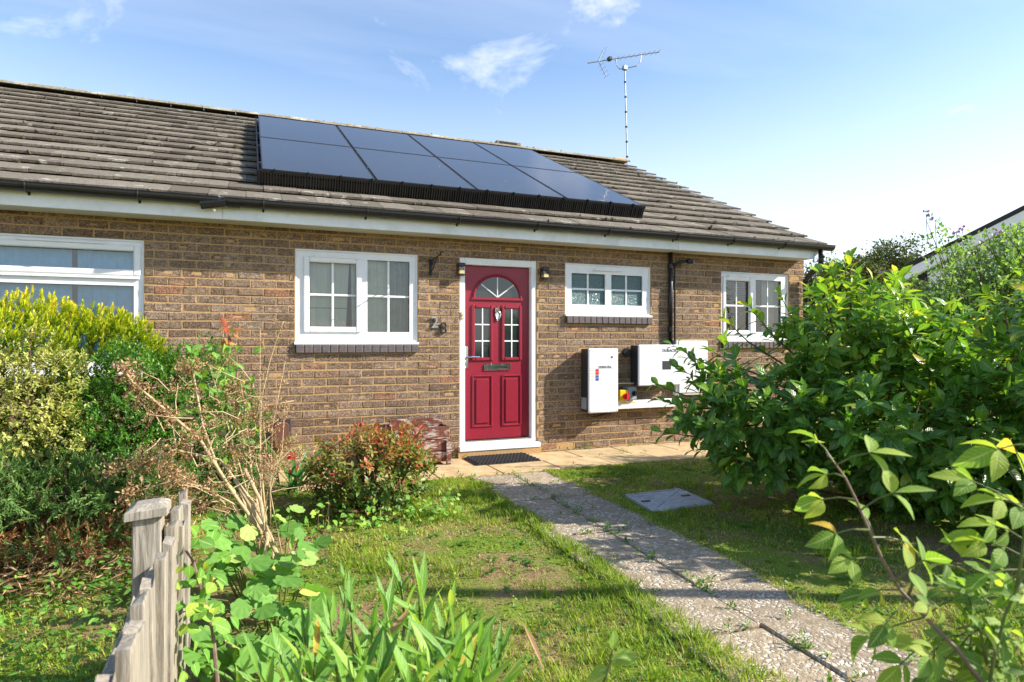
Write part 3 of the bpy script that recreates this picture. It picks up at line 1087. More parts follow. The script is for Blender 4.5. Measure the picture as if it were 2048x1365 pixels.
# ---- front door
door = empty('front_door', (2.457, .05, .13), bung)
DX0, DX1, DZ0, DZ1 = 2.015, 2.90, .13, 2.107
b = MB()
b.box(DX0, DX0 + .062, .012, .12, DZ0, DZ1, .006)
b.box(DX1 - .062, DX1, .012, .12, DZ0, DZ1, .006)
b.box(DX0 + .0615, DX1 - .0615, .0125, .12, DZ1 - .075, DZ1, .006)
b.box(DX0 + .0615, DX1 - .0615, .0125, .12, DZ0 - .002, DZ0 + .03, .004)
b.box(DX0 + .058, DX0 + .068, .04, .1, DZ0, DZ1 - .07, .002); b.box(DX1 - .068, DX1 - .058, .04, .1, DZ0, DZ1 - .07, .002)
b.build('door_frame', M['pvc'], door)
MB().box(DX0 - .02, DX1 + .02, -.06, .1, .075, .128, .006).build('door_sill', M['pvc'], door)
MB().box(DX0 + .063, DX1 - .063, .03, .07, DZ0 + .031, DZ0 + .047, .003).build('threshold_bar', M['chrome'], door)
LX0, LX1, LZ0, LZ1 = DX0 + .068, DX1 - .068, DZ0 + .049, DZ1 - .078
LY = .062
MB().box(LX0, LX1, LY, .11, LZ0, LZ1, .004).build('door_leaf', M['red'], door)
LW, LH = LX1 - LX0, LZ1 - LZ0
pane_m, t_, b_ = newmat('door_pane'); b_.inputs['Base Color'].default_value = (.018, .028, .028, 1); b_.inputs['Roughness'].default_value = .06
b_.inputs['Specular IOR Level'].default_value = .8
acx = (LX0 + LX1) / 2; az = LZ1 - .178 * LH; arx = .335 * LW; arz = .118 * LH
arc = [(acx + arx * math.cos(a), az + arz * math.sin(a)) for a in np.linspace(0, math.pi, 21)]
MB().xz_poly(arc, LY - .003, LY + .004).build('pane', pane_m, door)
b = MB()
oarc = [(acx + (arx + .018) * math.cos(a), LY - .004, az + (arz + .018) * math.sin(a)) for a in np.linspace(-.08, math.pi + .08, 23)]
b.tube(oarc, .016, 6)
b.box(acx - arx - .045, acx + arx + .045, LY - .016, LY + .004, az - .036, az - .002, .006)
b.build('moulding', M['red'], door)
for a in (40, 90, 140):
    aa = R(a)
    p0 = Vector((acx, LY - .006, az)); p1 = Vector((acx + arx * .98 * math.cos(aa), LY - .006, az + arz * .98 * math.sin(aa)))
    b = MB().tube([p0, p1], .0075, 5); b.build('glazing_bar', M['pvc'], door)
for (fa, fb) in ((.155, .385), (.605, .835)):
    px0, px1 = LX0 + fa * LW, LX0 + fb * LW; pz1, pz0 = LZ1 - .243 * LH, LZ1 - .528 * LH
    MB().box(px0, px1, LY - .003, LY + .004, pz0, pz1).build('pane', pane_m, door)
    MB().frame(px0 - .036, px1 + .036, pz0 - .036, pz1 + .036, LY - .018, LY + .003, .037, .037, .037, .037, .010).build('moulding', M['red'], door)
    xm = (px0 + px1) / 2
    MB().box(xm - .007, xm + .007, LY - .010, LY - .002, pz0, pz1, .002).build('glazing_bar', M['pvc'], door)
    for k in (1, 2):
        zz = pz0 + (pz1 - pz0) * k / 3
        MB().box(px0, px1, LY - .0095, LY - .0025, zz - .007, zz + .007, .002).build('glazing_bar', M['pvc'], door)
    qz1, qz0 = LZ1 - .635 * LH, LZ1 - .925 * LH
    MB().frame(px0 - .03, px1 + .03, qz0 - .01, qz1 + .01, LY - .012, LY + .003, .02, .02, .02, .02, .009).build('moulding', M['red'], door)
    MB().box(px0 + .012, px1 - .012, LY - .012, LY + .003, qz0 + .032, qz1 - .032, .011).build('raised_panel', M['red'], door)
lz = LZ1 - .585 * LH
MB().box(acx - .155, acx + .155, LY - .014, LY + .002, lz - .036, lz + .036, .008).box(acx - .128, acx + .128, LY - .022, LY - .012, lz - .022, lz + .024, .006).build('letterbox', M['chrome'], door)
kz = LZ1 - .275 * LH
b = MB().tube([(acx, LY - .006, kz + .075), (acx, LY - .03, kz + .06), (acx, LY - .03, kz + .02)], [.014, .02, .012], 8)
b.tube([(acx + .028 * math.sin(a), LY - .024, kz - .012 + .04 * math.cos(a)) for a in np.linspace(0, 6.283, 17)], .0075, 6)
b.box(acx - .012, acx + .012, LY - .02, LY + .002, kz - .075, kz - .05, .006)
b.box(acx - .02, acx + .02, LY - .008, LY + .002, kz - .05, kz + .07, .003)
b.build('knocker', M['chrome'], door)
hz_ = LZ1 - .525 * LH
b = MB().box(LX0 + .008, LX0 + .044, LY - .012, LY + .002, hz_ - .12, hz_ + .12, .006)
b.tube([(LX0 + .026, LY - .01, hz_), (LX0 + .026, LY - .055, hz_), (LX0 + .06, LY - .062, hz_ + .002), (LX0 + .155, LY - .058, hz_)], [.012, .011, .011, .010], 8)
b.tube([(LX0 + .026, LY - .01, hz_ - .07), (LX0 + .026, LY - .022, hz_ - .07)], .011, 8)
b.build('door_handle', M['chrome'], door)
MB().box(DX0 - .03, DX1 + .03, -.05, .2, -.03, .073).build('door_step', M['mortar'], door)

# ---- fascia, soffit, gutter
def eaves(house, xa, xb, brk, endcap):
    fa = SPLIT + .001 if xa > SPLIT else xa
    fb = min(xb, 6.70) if xb > 0 else SPLIT - .001
    MB().box(fa, fb, -.262, -.24, 2.287, 2.455, .003).build('fascia', M['fascia'], house)
    MB().box(fa, fb, -.2395, .0, 2.290, 2.300).build('soffit', M['soffit'], house)
    gt = MB()
    prof = [(-.325 + .058 * math.cos(a), 2.448 + .058 * math.sin(a)) for a in np.linspace(math.pi, 2 * math.pi, 12)]
    prof = [(prof[0][0] - .004, 2.456)] + prof + [(prof[-1][0], 2.46)]
    ins = [(y * 1.0 + (-.325 - y) * .06, z + .004) for (y, z) in prof[::-1]]
    gt.extrude_x(prof + ins, xa, xb, closed=True, caps=True)
    gut = gt.build('gutter', M['black'], house, smooth=False)
    for x in brk:
        b = MB().tube([(x, -.325 + .062 * math.cos(a), 2.448 + .062 * math.sin(a)) for a in np.linspace(math.pi * .98, 2 * math.pi, 9)], .006, 5)
        b.box(x - .009, x + .009, -.272, -.258, 2.372, 2.42, .003)
        b.build('gutter_bracket', M['black'], gut)
    return gut


gut = eaves(bung, SPLIT + .012, 6.93, [.1, 1.0, 1.9, 2.75, 3.6, 4.5, 5.3, 6.1], True)
gutn = eaves(nb, -4.6, SPLIT - .03, [-1.62, -.86, -2.4, -3.2], True)
b = MB().extrude_x([(-.325 + .066 * math.cos(a), 2.446 + .066 * math.sin(a)) for a in np.linspace(math.pi, 2 * math.pi, 9)], -.19, -.09)
b.build('gutter_outlet', M['black'], gut)
MB().tube([(-.40, -.34, 2.385), (-.20, -.345, 2.425)], .040, 8).build('broken_spout', M['black'], gut)
MB().box(4.585, 4.612, -.268, -.25, 2.282, 2.452, .002).build('fascia_joint', M['pvc'], bung)
MB().add([(6.66, -.262, 2.287), (6.78, -.25, 2.36), (6.78, -.25, 2.46), (6.66, -.262, 2.455), (6.66, 0, 2.30), (6.78, 0, 2.36), (6.78, 0, 2.46), (6.66, 0, 2.455)],
         [(0, 1, 2, 3), (0, 4, 5, 1), (1, 5, 6, 2)]).build('eaves_box_end', M['fascia'], bung)
b = MB().tube([(6.745, -.325, 2.40), (6.745, -.325, 2.25), (6.75, -.30, 2.20), (6.765, -.09, 2.07), (6.768, -.06, 2.02), (6.768, -.06, .05)], .034, 10)
for z in (2.34, 2.24, 2.05): b.tube([(6.752 if z > 2.1 else 6.768, -.325 if z > 2.1 else -.06, z), (6.752 if z > 2.1 else 6.768, -.325 if z > 2.1 else -.06, z - .045)], .040, 10)
b.build('downpipe', M['black'], bung, smooth=True)

# ---- roof
def unit_tile(seed):
    rr = np.random.default_rng(seed)
    V = []
    nx_ = 4
    for (y, z) in ((0, 0), (0, .022), (.010, .025), (.42, .018), (.42, 0)):
        for i in range(nx_ + 1):
            jy = rr.normal(0, .0016) if y < .1 else 0
            V.append((i / nx_, y + jy, z + (rr.normal(0, .0007) if z > .01 else 0)))
    F = []
    n_ = nx_ + 1
    for j in range(4):
        for i in range(nx_): F.append((j * n_ + i, j * n_ + i + 1, (j + 1) * n_ + i + 1, (j + 1) * n_ + i))
    F.append((0, n_, 2 * n_, 3 * n_)); F.append((n_ - 1, 4 * n_ - 1, 3 * n_ - 1, 2 * n_ - 1)); 
    b = MB().add(V, F)
    me = b.mesh('roof_tile'); me.materials.append(M['tile'])
    return me, np.array(V, float), np.array([f for f in F if len(f) == 4], int)


UT = [unit_tile(s) for s in range(40, 45)]
DEL = math.atan(.031 / GAUGE)
pt = PITCH - DEL


def tiles(house, xa, xb, first, nmax):
    b = MB()
    L = 15.35 * GAUGE
    b.add([roof_pt(xa, -.0, -.075), roof_pt(xb, -.0, -.075), roof_pt(xb, L, -.075), roof_pt(xa, L, -.075)], [(0, 1, 2, 3)])
    yr, zr = roof_pt(0, L, -.03)[1:]
    b.add([(xa, yr, zr), (xb, yr, zr), (xb, 9.6, EAVE[1]), (xa, 9.6, EAVE[1])], [(0, 1, 2, 3)])
    roof = b.build('roof', M['under'], house)
    recs = []
    for i in range(15):
        x = first - (.15 if i % 2 else 0)
        x += .3
        while x > xa - .3:
            x1 = min(x, 6.857); x0 = max(x - .3, -5.4)
            if x1 - x0 > .03 and xa <= (x0 + x1) / 2 < xb: recs.append((x0 + .002, x1 - .002, i))
            x -= .3
    P = np.array([roof_pt((r[0] + r[1]) / 2, r[2] * GAUGE + .15) for r in recs])
    u, v, F = proj(P)
    sc_ = (np.array([r[1] - r[0] for r in recs])) / F ** 2
    sc_[(u < -20) | (u > 2060)] = 0
    for k, r in enumerate(recs):
        xm = (r[0] + r[1]) / 2; s_ = r[2] * GAUGE
        if .15 < xm < 4.35 and .7 < s_ < 4.0: sc_[k] *= .01
    pick = set(np.argsort(-sc_)[:nmax].tolist())
    VV = []; FF = []; TT = []; nbv = 0
    Yv = np.array([0, math.cos(pt), math.sin(pt)]); Zv = np.array([0, -math.sin(pt), math.cos(pt)])
    for k, (x0, x1, i) in enumerate(recs):
        me, UV, UF = UT[int(rng.integers(5))]
        o3 = np.array(roof_pt(x0, i * GAUGE, -.025)) + np.array([0, 0, rng.normal(0, .0012)]) + Yv * rng.normal(0, .0025)
        wd = x1 - x0
        tn = float(rng.uniform(0, 1))
        rl = float(rng.normal(0, .003))
        if k in pick and sc_[k] > 0:
            o = bpy.data.objects.new('roof_tile', me); C.objects.link(o); o.parent = roof
            Mx = Matrix(((1, 0, 0, o3[0]), (0, Yv[1], Zv[1], o3[1]), (0, Yv[2], Zv[2], o3[2]), (0, 0, 0, 1)))
            o.matrix_basis = Mx @ Matrix.Rotation(rl, 4, 'Y') @ Matrix.Diagonal((wd, 1, 1, 1))
            o['tint'] = tn
        else:
            VV.append(o3 + UV[:, 0:1] * wd * np.array([1., 0, 0]) + UV[:, 1:2] * Yv + UV[:, 2:3] * Zv)
            FF.append(UF + nbv); nbv += len(UV); TT.append(np.full(len(UV), tn))
    if VV:
        o = link('tiling', np_mesh('tiling', np.concatenate(VV), np.concatenate(FF), M['tile'], tint=np.concatenate(TT)), roof); o['kind'] = 'stuff'
    # ridge tiles
    yr, zr = roof_pt(0, 15.28 * GAUGE, -.055)[1:]
    prof = [(.19 * math.cos(a), .085 * math.sin(a)) for a in np.linspace(.1, math.pi - .1, 9)]
    prof += [(y * .86, z * .82) for (y, z) in prof[::-1]]
    x = xb; 
    while x > max(xa, -4.6):
        x0 = max(x - .45, xa)
        b = MB().extrude_x([(yr + p[0], zr + p[1] + random.uniform(-.003, .003)) for p in prof], x0 + .006, x, closed=True, caps=True)
        b.build('ridge_tile', M['ridge'], roof)
        x = x0
    # moss and debris caught along the tile steps
    n = int((xb - xa) * 620)
    ii = rng.integers(0, 16, n); xs_ = rng.uniform(xa, xb, n)
    base = np.array([roof_pt(a, i * GAUGE + .004 + abs(rng.normal(0, .012)), -.022 + rng.uniform(0, .012)) if i < 15 else (a, yr - abs(rng.normal(.05, .03)), zr + .070) for a, i in zip(xs_, ii)])
    szs = rng.gamma(1.3, .0038, n) + .003
    octv = np.array([(1, 0, 0), (-1, 0, 0), (0, 1, 0), (0, -1, 0), (0, 0, 1), (0, 0, -1), ], float)
    octf = np.array([(0, 2, 4), (2, 1, 4), (1, 3, 4), (3, 0, 4), (2, 0, 5), (1, 2, 5), (3, 1, 5), (0, 3, 5)])
    d = norm(rng.normal(0, 1, (n, 3))); nn = norm(rng.normal(0, 1, (n, 3)))
    X, Y, Z = frames(d, nn)
    V, F = instance(octv, octf, base, X, Y, Z, szs * rng.uniform(.8, 2.0, n), szs, szs * .8)
    o = link('moss', np_mesh('moss', V, F, M['moss']), roof); o['kind'] = 'stuff'
    return roof


rf = tiles(bung, SPLIT + .002, 6.857, 6.857, 300)
# tile phase continues across the party line
tiles(nb, -5.4, SPLIT + .002, 6.857, 220)
yr, zr = roof_pt(0, 15.28 * GAUGE, -.055)[1:]
b = MB().box(4.08, 4.56, yr - .13, yr + .12, zr + .055, zr + .12, .012)
b.build('ridge_vent', M['ridge'], rf)
MB().box(4.14, 4.48, yr - .136, yr - .12, zr + .072, zr + .10).build('vent_slot', M['under'], rf)
MB().box(6.50, 6.85, yr - .15, yr + .15, zr + .0, zr + .08, .03).build('ridge_end_mortar', M['mortar'], rf)
# ================================================================= solar panels
PH = .13
PX = [.085, 1.178, 2.262, 3.345, 4.39]
PS = [(.60, 2.43), (2.45, 4.27)]
pos_names = ['leftmost', 'second from the left', 'third from the left', 'rightmost']
pt_Y = np.array([0, cp, sp]); pt_Z = np.array([0, -sp, cp])


def slope_box(b, x0, x1, s0, s1, h0, h1):
    V = []
    for h in (h0, h1):
        for (x, s) in ((x0, s0), (x1, s0), (x1, s1), (x0, s1)): V.append(roof_pt(x, s, h))
    return b.add(V, [(3, 2, 1, 0), (4, 5, 6, 7), (0, 1, 5, 4), (1, 2, 6, 5), (2, 3, 7, 6), (3, 0, 4, 7)])


for r_, (s0, s1) in enumerate(PS):
    for k in range(4):
        x0, x1 = PX[k] + .009, PX[k + 1] - .009
        t = empty('solar_panel', roof_pt((x0 + x1) / 2, s0, .05))
        tag(t, 'black solar panel, %s in the %s row on the roof' % (pos_names[k], ('lower', 'upper')[r_]), 'solar panel', 'solar panels on the roof')
        slope_box(MB(), x0 + .012, x1 - .012, s0 + .012, s1 - .012, PH - .02, PH + .001).build('glass', M['panel'], t)
        f = MB()
        for (a, b2, c, d) in ((x0, x0 + .012, s0, s1), (x1 - .012, x1, s0, s1), (x0 + .012, x1 - .012, s0, s0 + .012), (x0 + .012, x1 - .012, s1 - .012, s1)):
            slope_box(f, a, b2, c, d, PH - .03, PH + .003)
        f.build('panel_frame', M['casing'], t)
        if k < 3:
            c = MB()
            for q in (.3, .75): slope_box(c, x1 - .004, x1 + .022, s0 + (s1 - s0) * q, s0 + (s1 - s0) * q + .05, PH - .01, PH + .008)
            c.build('clamp', M['casing'], t)
        rl = MB()
        for q in (.25, .78): slope_box(rl, x0 - (.03 if k == 0 else 0), x1 + (.03 if k == 3 else 0), s0 + (s1 - s0) * q, s0 + (s1 - s0) * q + .04, .03, PH - .031)
        rl.build('rail', M['alu'], t)
# comb-like bird guard
bgd = empty('bird_guard', roof_pt(2.2, .58, .0))
tag(bgd, 'black comb-toothed bird guard strip along the foot of the solar panels', 'bird guard')
b = MB()
slope_box(b, .06, 4.41, .585, .597, PH - .035, PH - .004)
b.build('guard_rail', M['black'], bgd)
teeth = MB()
x = .065
while x < 4.405:
    slope_box(teeth, x, x + .013, .578 - random.uniform(0, .012), .594, -.022, PH - .02)
    x += .026
slope_box(teeth, .075, 4.4, .60, .603, 0.0, .075)
o = teeth.build('teeth', M['black'], bgd); o['kind'] = 'stuff'
c = MB()
x = .2
while x < 4.3:
    slope_box(c, x, x + .012, .57, .61, PH - .02, PH + .014); x += .31
o = c.build('clip', M['black'], bgd); o['kind'] = 'stuff'
tm = MB()
x = .6
while x < 4.2:
    slope_box(tm, .066 , .074, x, x + .013, -.02, PH - .02) if False else slope_box(tm, .055, .07, x, x + .016, -.02, PH - .02); x += .03
o = tm.build('teeth', M['black'], bgd); o['kind'] = 'stuff'

# ================================================================= aerial
ae = empty('tv_aerial', (6.86, 4.5, 4.75))
tag(ae, 'rooftop television aerial on a thin mast at the gable end of the ridge', 'aerial')
A = lambda x, z, y=4.5: (x, y, z)
MB().tube([A(6.94, 4.55), A(6.87, 6.74)], .013, 8).build('mast', M['alu'], ae)
bt = MB()
for k in range(7):
    q = .16 + k * .135
    bt.tube([A(6.94 - .07 * q - .0, 4.55 + 2.19 * q), A(6.94 - .07 * q - .001, 4.55 + 2.19 * q + .03)], .024, 6)
bt.build('cable_tie', M['black'], ae)
bm0, bm1 = Vector((6.10, 4.62, 6.69)), Vector((7.61, 4.38, 7.07))
MB().tube([bm0, bm1], .011, 6).build('boom', M['alu'], ae)
bd = bm1 - bm0
for k in range(9):
    p = bm0 + bd * (.40 + k * .072)
    MB().tube([p + Vector((-.015, -.13, .0)), p + Vector((.015, .11, .0))], .0035, 5).build('director', M['alu'], ae)
p = bm0 + bd * .30
MB().box(p.x - .04, p.x + .04, p.y - .05, p.y + .05, p.z - .02, p.z + .05, .01).build('dipole_box', M['black'], ae)
p = bm0 + bd * .15
for (dx, dz) in ((.12, .25), (.17, -.27)):
    q = p + Vector((dx, 0, dz))
    for k in range(4):
        f = .25 * (k + 1)
        c_ = p.lerp(q, f)
        MB().tube([c_ + Vector((0, -.14, 0)), c_ + Vector((0, .10, 0))], .003, 4).build('reflector_rod', M['alu'], ae)
    MB().tube([p, q], .010, 5).build('reflector_arm', M['alu'], ae)
c0, c1 = bm0 + bd * .385, bm0 + bd * .74
MB().tube([c0, c0 + Vector((.02, 0, -.12)), c0 + Vector((.09, 0, -.19)), (6.87, 4.5, 6.66), c1 + Vector((-.10, 0, -.24)), c1 + Vector((-.02, 0, -.16)), c1], .010, 6).build('bracket_bow', M['alu'], ae)
MB().box(6.83, 6.92, 4.46, 4.54, 6.63, 6.72, .008).build('clamp', M['alu'], ae)

# ================================================================= wall equipment
def text(body, size, x, y, z, mat, parent, name, ext=.001, rz=0, center=False, rx=90):
    cu = bpy.data.curves.new(name, 'FONT')
    cu.body = body; cu.size = size; cu.extrude = ext
    if center: cu.align_x = 'CENTER'
    cu.materials.append(mat)
    o = bpy.data.objects.new(name, cu)
    C.objects.link(o)
    if parent is not None:
        o.parent = parent; o.matrix_parent_inverse = Matrix.Translation(-world_loc(parent))
    o.location = (x, y, z); o.rotation_euler = (R(rx), 0, rz)
    bpy.context.view_layer.update()
    me = bpy.data.meshes.new_from_object(o.evaluated_get(bpy.context.evaluated_depsgraph_get()))
    me.name = name
    m_ = bpy.data.objects.new(name, me)
    bpy.data.objects.remove(o)
    m_.name = name
    C.objects.link(m_)
    if parent is not None:
        m_.parent = parent; m_.matrix_parent_inverse = Matrix.Translation(-world_loc(parent))
    m_.location = (x, y, z); m_.rotation_euler = (R(rx), 0, rz)
    return m_


bat = empty('battery_unit', (3.62, -.1, .43))
tag(bat, 'tall white wall-mounted home battery beside the front door', 'battery')
BX0, BX1, BZ0, BZ1 = 3.43, 3.81, .432, 1.146
MB().box(BX0 + .006, BX1 - .006, -.178, -.018, BZ0 + .006, BZ1 - .004, .006).build('casing', M['casing'], bat)
MB().box(BX0, BX1, -.205, -.179, BZ0, BZ1, .012).build('front_plate', M['white'], bat)
MB().box(BX0 + .03, BX1 - .03, -.018, .0, BZ0 + .2, BZ1 - .1).build('mounting_bracket', M['casing'], bat)
MB().box(BX0 + .004, BX1 - .004, -.2065, -.2045, .925, .928).build('seam', M['grey'], bat)
MB().tube([(BX1 - .085, -.2, 1.05), (BX1 - .085, -.2085, 1.05)], .012, 12).build('button', M['ink'], bat)
text('DURACELL', .034, BX0 + .125, -.2068, .932, M['ink'], bat, 'lettering')
for (a, z, mt) in ((0, .905, 'redp'), (0, .872, 'redp'), (0, .838, 'bluep'), (0, .805, 'bluep')):
    MB().box(BX0 + .088, BX0 + .128, -.2072, -.2048, z - .014, z + .014).build('sticker', M[mt], bat)
    MB().box(BX0 + .012, BX0 + .072, -.2068, -.2048, z - .006, z + .006).build('sticker', M['cream'], bat)
MB().box(BX0 - .001, BX0 + .006, -.15, -.04, .47, .60).build('rating_label', M['grey'], bat)

for k, xx in enumerate((3.50, 3.56, 3.74)):
    MB().tube([(xx, -.08, .44), (xx, -.085, .40), (xx + .05, -.06, .372), (3.80, -.05, .40 + .03 * k), (3.86, -.05, .47)], .007, 6).build('cable', M['black'], bat)
for (xx, zz) in ((BX0 + .02, BZ0 + .02), (BX1 - .02, BZ0 + .02), (BX0 + .02, BZ1 - .02), (BX1 - .02, BZ1 - .02)):
    MB().tube([(xx, -.204, zz), (xx, -.207, zz)], .006, 8).build('screw', M['grey'], bat)

inv = empty('inverter', (4.37, -.1, .715))
tag(inv, 'wide white solar inverter box on the wall, partly behind the glossy shrub', 'inverter')
MB().box(4.085, 4.66, -.175, -.02, .725, 1.18, .006).build('casing', M['casing'], inv)
MB().box(4.078, 4.668, -.205, -.176, .715, 1.187, .012).build('front_plate', M['white'], inv)
MB().box(4.082, 4.664, -.2065, -.2045, 1.035, 1.038).build('seam', M['grey'], inv)
text('DURACELL', .046, 4.40, -.2068, 1.105, M['ink'], inv, 'lettering')
MB().box(4.40, 4.52, -.2068, -.2045, .90, 1.0).build('display', M['ink'], inv)
MB().tube([(4.0, -.05, 1.10), (4.0, -.10, 1.10)], .05, 10).build('cable_gland', M['black'], inv)
mtb = empty('meter_box', (4.92, -.04, .6))
tag(mtb, 'white meter cupboard on the wall behind the inverter, half hidden by leaves', 'meter box')
MB().box(4.69, 5.16, -.075, .0, .58, 1.235, .008).build('body', M['pvc'], mtb)
MB().box(4.725, 5.145, -.088, -.0755, .61, 1.195, .005).build('door', M['pvc'], mtb)

iso = empty('isolator_switch', (3.93, -.06, .55))
tag(iso, 'yellow isolator switch with a red rotary knob on the white trunking', 'switch')
MB().box(3.87, 3.985, -.14, -.0, .552, .672, .008).build('body', M['yellow'], iso)
MB().tube([(3.945, -.139, .60), (3.945, -.165, .60)], .036, 14).box(3.938, 3.952, -.18, -.16, .565, .635, .003).build('knob', M['redp'], iso)
iso2 = empty('isolator_switch', (4.05, -.06, .55))
tag(iso2, 'grey isolator switch with a black rotary knob next to the yellow one', 'switch')
MB().box(3.99, 4.095, -.14, -.0, .555, .705, .008).build('body', M['grey'], iso2)
MB().tube([(4.055, -.139, .63), (4.055, -.165, .63)], .030, 14).box(4.048, 4.062, -.18, -.16, .60, .66, .003).build('knob', M['black'], iso2)
trk = empty('cable_trunking', (4.2, -.05, .45))
tag(trk, 'white plastic cable trunking running along the wall under the switches', 'trunking')
MB().box(3.80, 4.75, -.10, .0, .452, .548, .004).build('body', M['pvc'], trk)
for xx in (3.90, 4.02):
    MB().add([(xx, -.1015, .515), (xx + .022, -.1015, .515), (xx + .011, -.1015, .537)], [(0, 1, 2)]).box(xx + .03, xx + .075, -.1015, -.0995, .519, .533).build('warning_sticker', M['yellow'], trk)
MB().tube([(3.82, -.06, .74), (3.95, -.09, .745), (4.15, -.10, .742)], .007, 6).build('cable', M['cream'], trk)

cnd = empty('conduit', (4.66, -.03, 1.18))
tag(cnd, 'black cable conduit dropping from the eaves to the inverter', 'conduit')
MB().tube([(4.64, -.035, 1.19), (4.64, -.035, 2.30)], .026, 10).build('pipe', M['black'], cnd, smooth=True)
for z in (1.35, 1.7, 2.1):
    MB().tube([(4.64, -.035, z), (4.64, -.035, z + .05)], .031, 10).build('saddle_clip', M['black'], cnd)
MB().tube([(4.70, -.035, 1.19), (4.70, -.035, 2.12), (4.72, -.045, 2.16), (4.80, -.09, 2.185)], .012, 8).build('thin_cable', M['black'], cnd)
MB().tube([(4.655, -.05, 2.14), (4.73, -.10, 2.175), (4.80, -.14, 2.18)], .020, 8).tube([(4.80, -.14, 2.18), (4.86, -.185, 2.178)], .030, 12).build('spout', M['black'], cnd, smooth=True)
MB().tube([(4.858, -.183, 2.178), (4.864, -.188, 2.178)], .023, 12).build('spout_face', M['chrome'], cnd)

# number, bell, lamps, bracket
for ch, x, z, lab in (('2', 1.70, 1.365, 'weathered metal numeral 2 on the brick beside the front door'), ('8', 1.79, 1.305, 'dark metal numeral 8, lower of the two by the front door')):
    o = text(ch, .165, x, -.018, z, M['alu'] if ch == '2' else M['blackm'], None, 'house_number', .007)
    tag(o, lab, 'house number', 'house number digits')
bell = empty('doorbell', (2.045, .0, 1.45))
tag(bell, 'small cream doorbell push on the white door frame', 'doorbell')
MB().box(2.028, 2.066, -.006, .011, 1.46, 1.535, .005).build('plate', M['cream'], bell)
MB().tube([(2.047, -.005, 1.50), (2.047, -.012, 1.50)], .009, 10).build('button', M['gold'], bell)
for (x, lab) in ((1.975, 'small black wall lantern between the iron bracket and the front door'), (2.935, 'small black wall lantern between the front door and the frosted window')):
    ln = empty('wall_lantern', (x + .03, -.04, 1.93))
    tag(ln, lab, 'lantern', 'lanterns flanking the front door')
    MB().box(x, x + .075, -.095, .0, 2.0, 2.035, .006).box(x + .004, x + .071, -.02, 0, 1.92, 2.0, .003).build('hood', M['black'], ln)
    MB().box(x + .010, x + .065, -.085, -.02, 1.955, 1.999, .004).build('lens', M['glass'], ln)
    MB().box(x + .008, x + .067, -.088, -.018, 1.92, 1.953, .005).build('lamp_base', M['gold'], ln)
    MB().box(x + .002, x + .073, -.09, -.018, 1.905, 1.919, .004).build('rim', M['black'], ln)
brk = empty('basket_bracket', (1.70, -.02, 1.9))
tag(brk, 'black scrolled iron hanging-basket bracket above the door numerals', 'bracket')
MB().box(1.685, 1.712, -.012, .0, 1.90, 2.07, .003).build('back_plate', M['blackm'], brk)
b = MB().tube([(1.70, -.01, 2.045), (1.70, -.22, 2.06), (1.70, -.36, 2.065), (1.70, -.40, 2.095), (1.70, -.43, 2.085)], .007, 6)
b.tube([(1.70, -.01, 1.92), (1.70, -.12, 1.97), (1.70, -.26, 2.055)], .006, 6)
for k in range(3):
    yy = -.04 - .055 * k
    b.tube([(1.70, yy + .014 * math.cos(a), 2.01 + .014 * k * .4 + .02 * math.sin(a)) for a in np.linspace(0, 6.283, 11)], .004, 5)
b.build('scroll_arm', M['blackm'], brk)

# ================================================================= on the ground
mat_ = empty('door_mat', (2.37, -.27, .012))
tag(mat_, 'black honeycomb rubber mat on the paving at the front door', 'mat')
b = MB()
mx0, mx1, my0, my1 = 2.03, 2.72, -.50, -.07
b.frame(mx0, mx1, my0, my1, 0, 0, .02, .02, .02, .02) if False else None
b.box(mx0, mx1, my0, my1, .0155, .022)
b.build('base', M['rubber'], mat_)
hx = MB()
for i in range(17):
    for j in range(10):
        cx_, cy_ = mx0 + .03 + i * .0395 + (.02 if j % 2 else 0), my0 + .03 + j * .0415
        if cx_ > mx1 - .02: continue
        P6 = [(cx_ + .021 * math.cos(a), cy_ + .023 * math.sin(a)) for a in np.linspace(0, 6.283, 7)[:-1]]
        P6i = [(cx_ + .013 * math.cos(a), cy_ + .014 * math.sin(a)) for a in np.linspace(0, 6.283, 7)[:-1]]
        V = [(p[0], p[1], .034) for p in P6] + [(p[0], p[1], .036) for p in P6i] + [(p[0], p[1], .022) for p in P6] + [(p[0], p[1], .022) for p in P6i]
        F = []
        for k in range(6):
            k2 = (k + 1) % 6
            F += [(k, k2, 6 + k2, 6 + k), (12 + k, 12 + k2, k2, k), (6 + k, 6 + k2, 18 + k2, 18 + k)]
        hx.add(V, F)
o = hx.build('honeycomb', M['rubber'], mat_); o['kind'] = 'stuff'

mh = empty('manhole_cover', (2.95, -2.28, 0))
tag(mh, 'grey cross-braced manhole cover set in the lawn beside the path', 'manhole cover')
mq = [(2.654, -2.511), (3.20, -2.512), (3.255, -2.026), (2.728, -2.047)]
mc = np.mean(mq, 0)
def quad_prism(q, z0, z1):
    V = [(p[0], p[1], z0) for p in q] + [(p[0], p[1], z1) for p in q]
    return V, [(3, 2, 1, 0), (4, 5, 6, 7), (0, 1, 5, 4), (1, 2, 6, 5), (2, 3, 7, 6), (3, 0, 4, 7)]
MB().add(*quad_prism(mq, -.02, .008)).build('plate', M['cover'], mh)
b = MB()
for a, c in ((0, 2), (1, 3)):
    p, q = np.array(mq[a]) * .92 + mc * .08, np.array(mq[c]) * .92 + mc * .08
    d = (q - p) / np.linalg.norm(q - p); n_ = np.array([-d[1], d[0]]) * .014
    b.add(*quad_prism([p - n_, q - n_, q + n_, p + n_], .0075, .0135 if a else .0125))
sc9 = [tuple(np.array(p) * .94 + mc * .06) for p in mq]
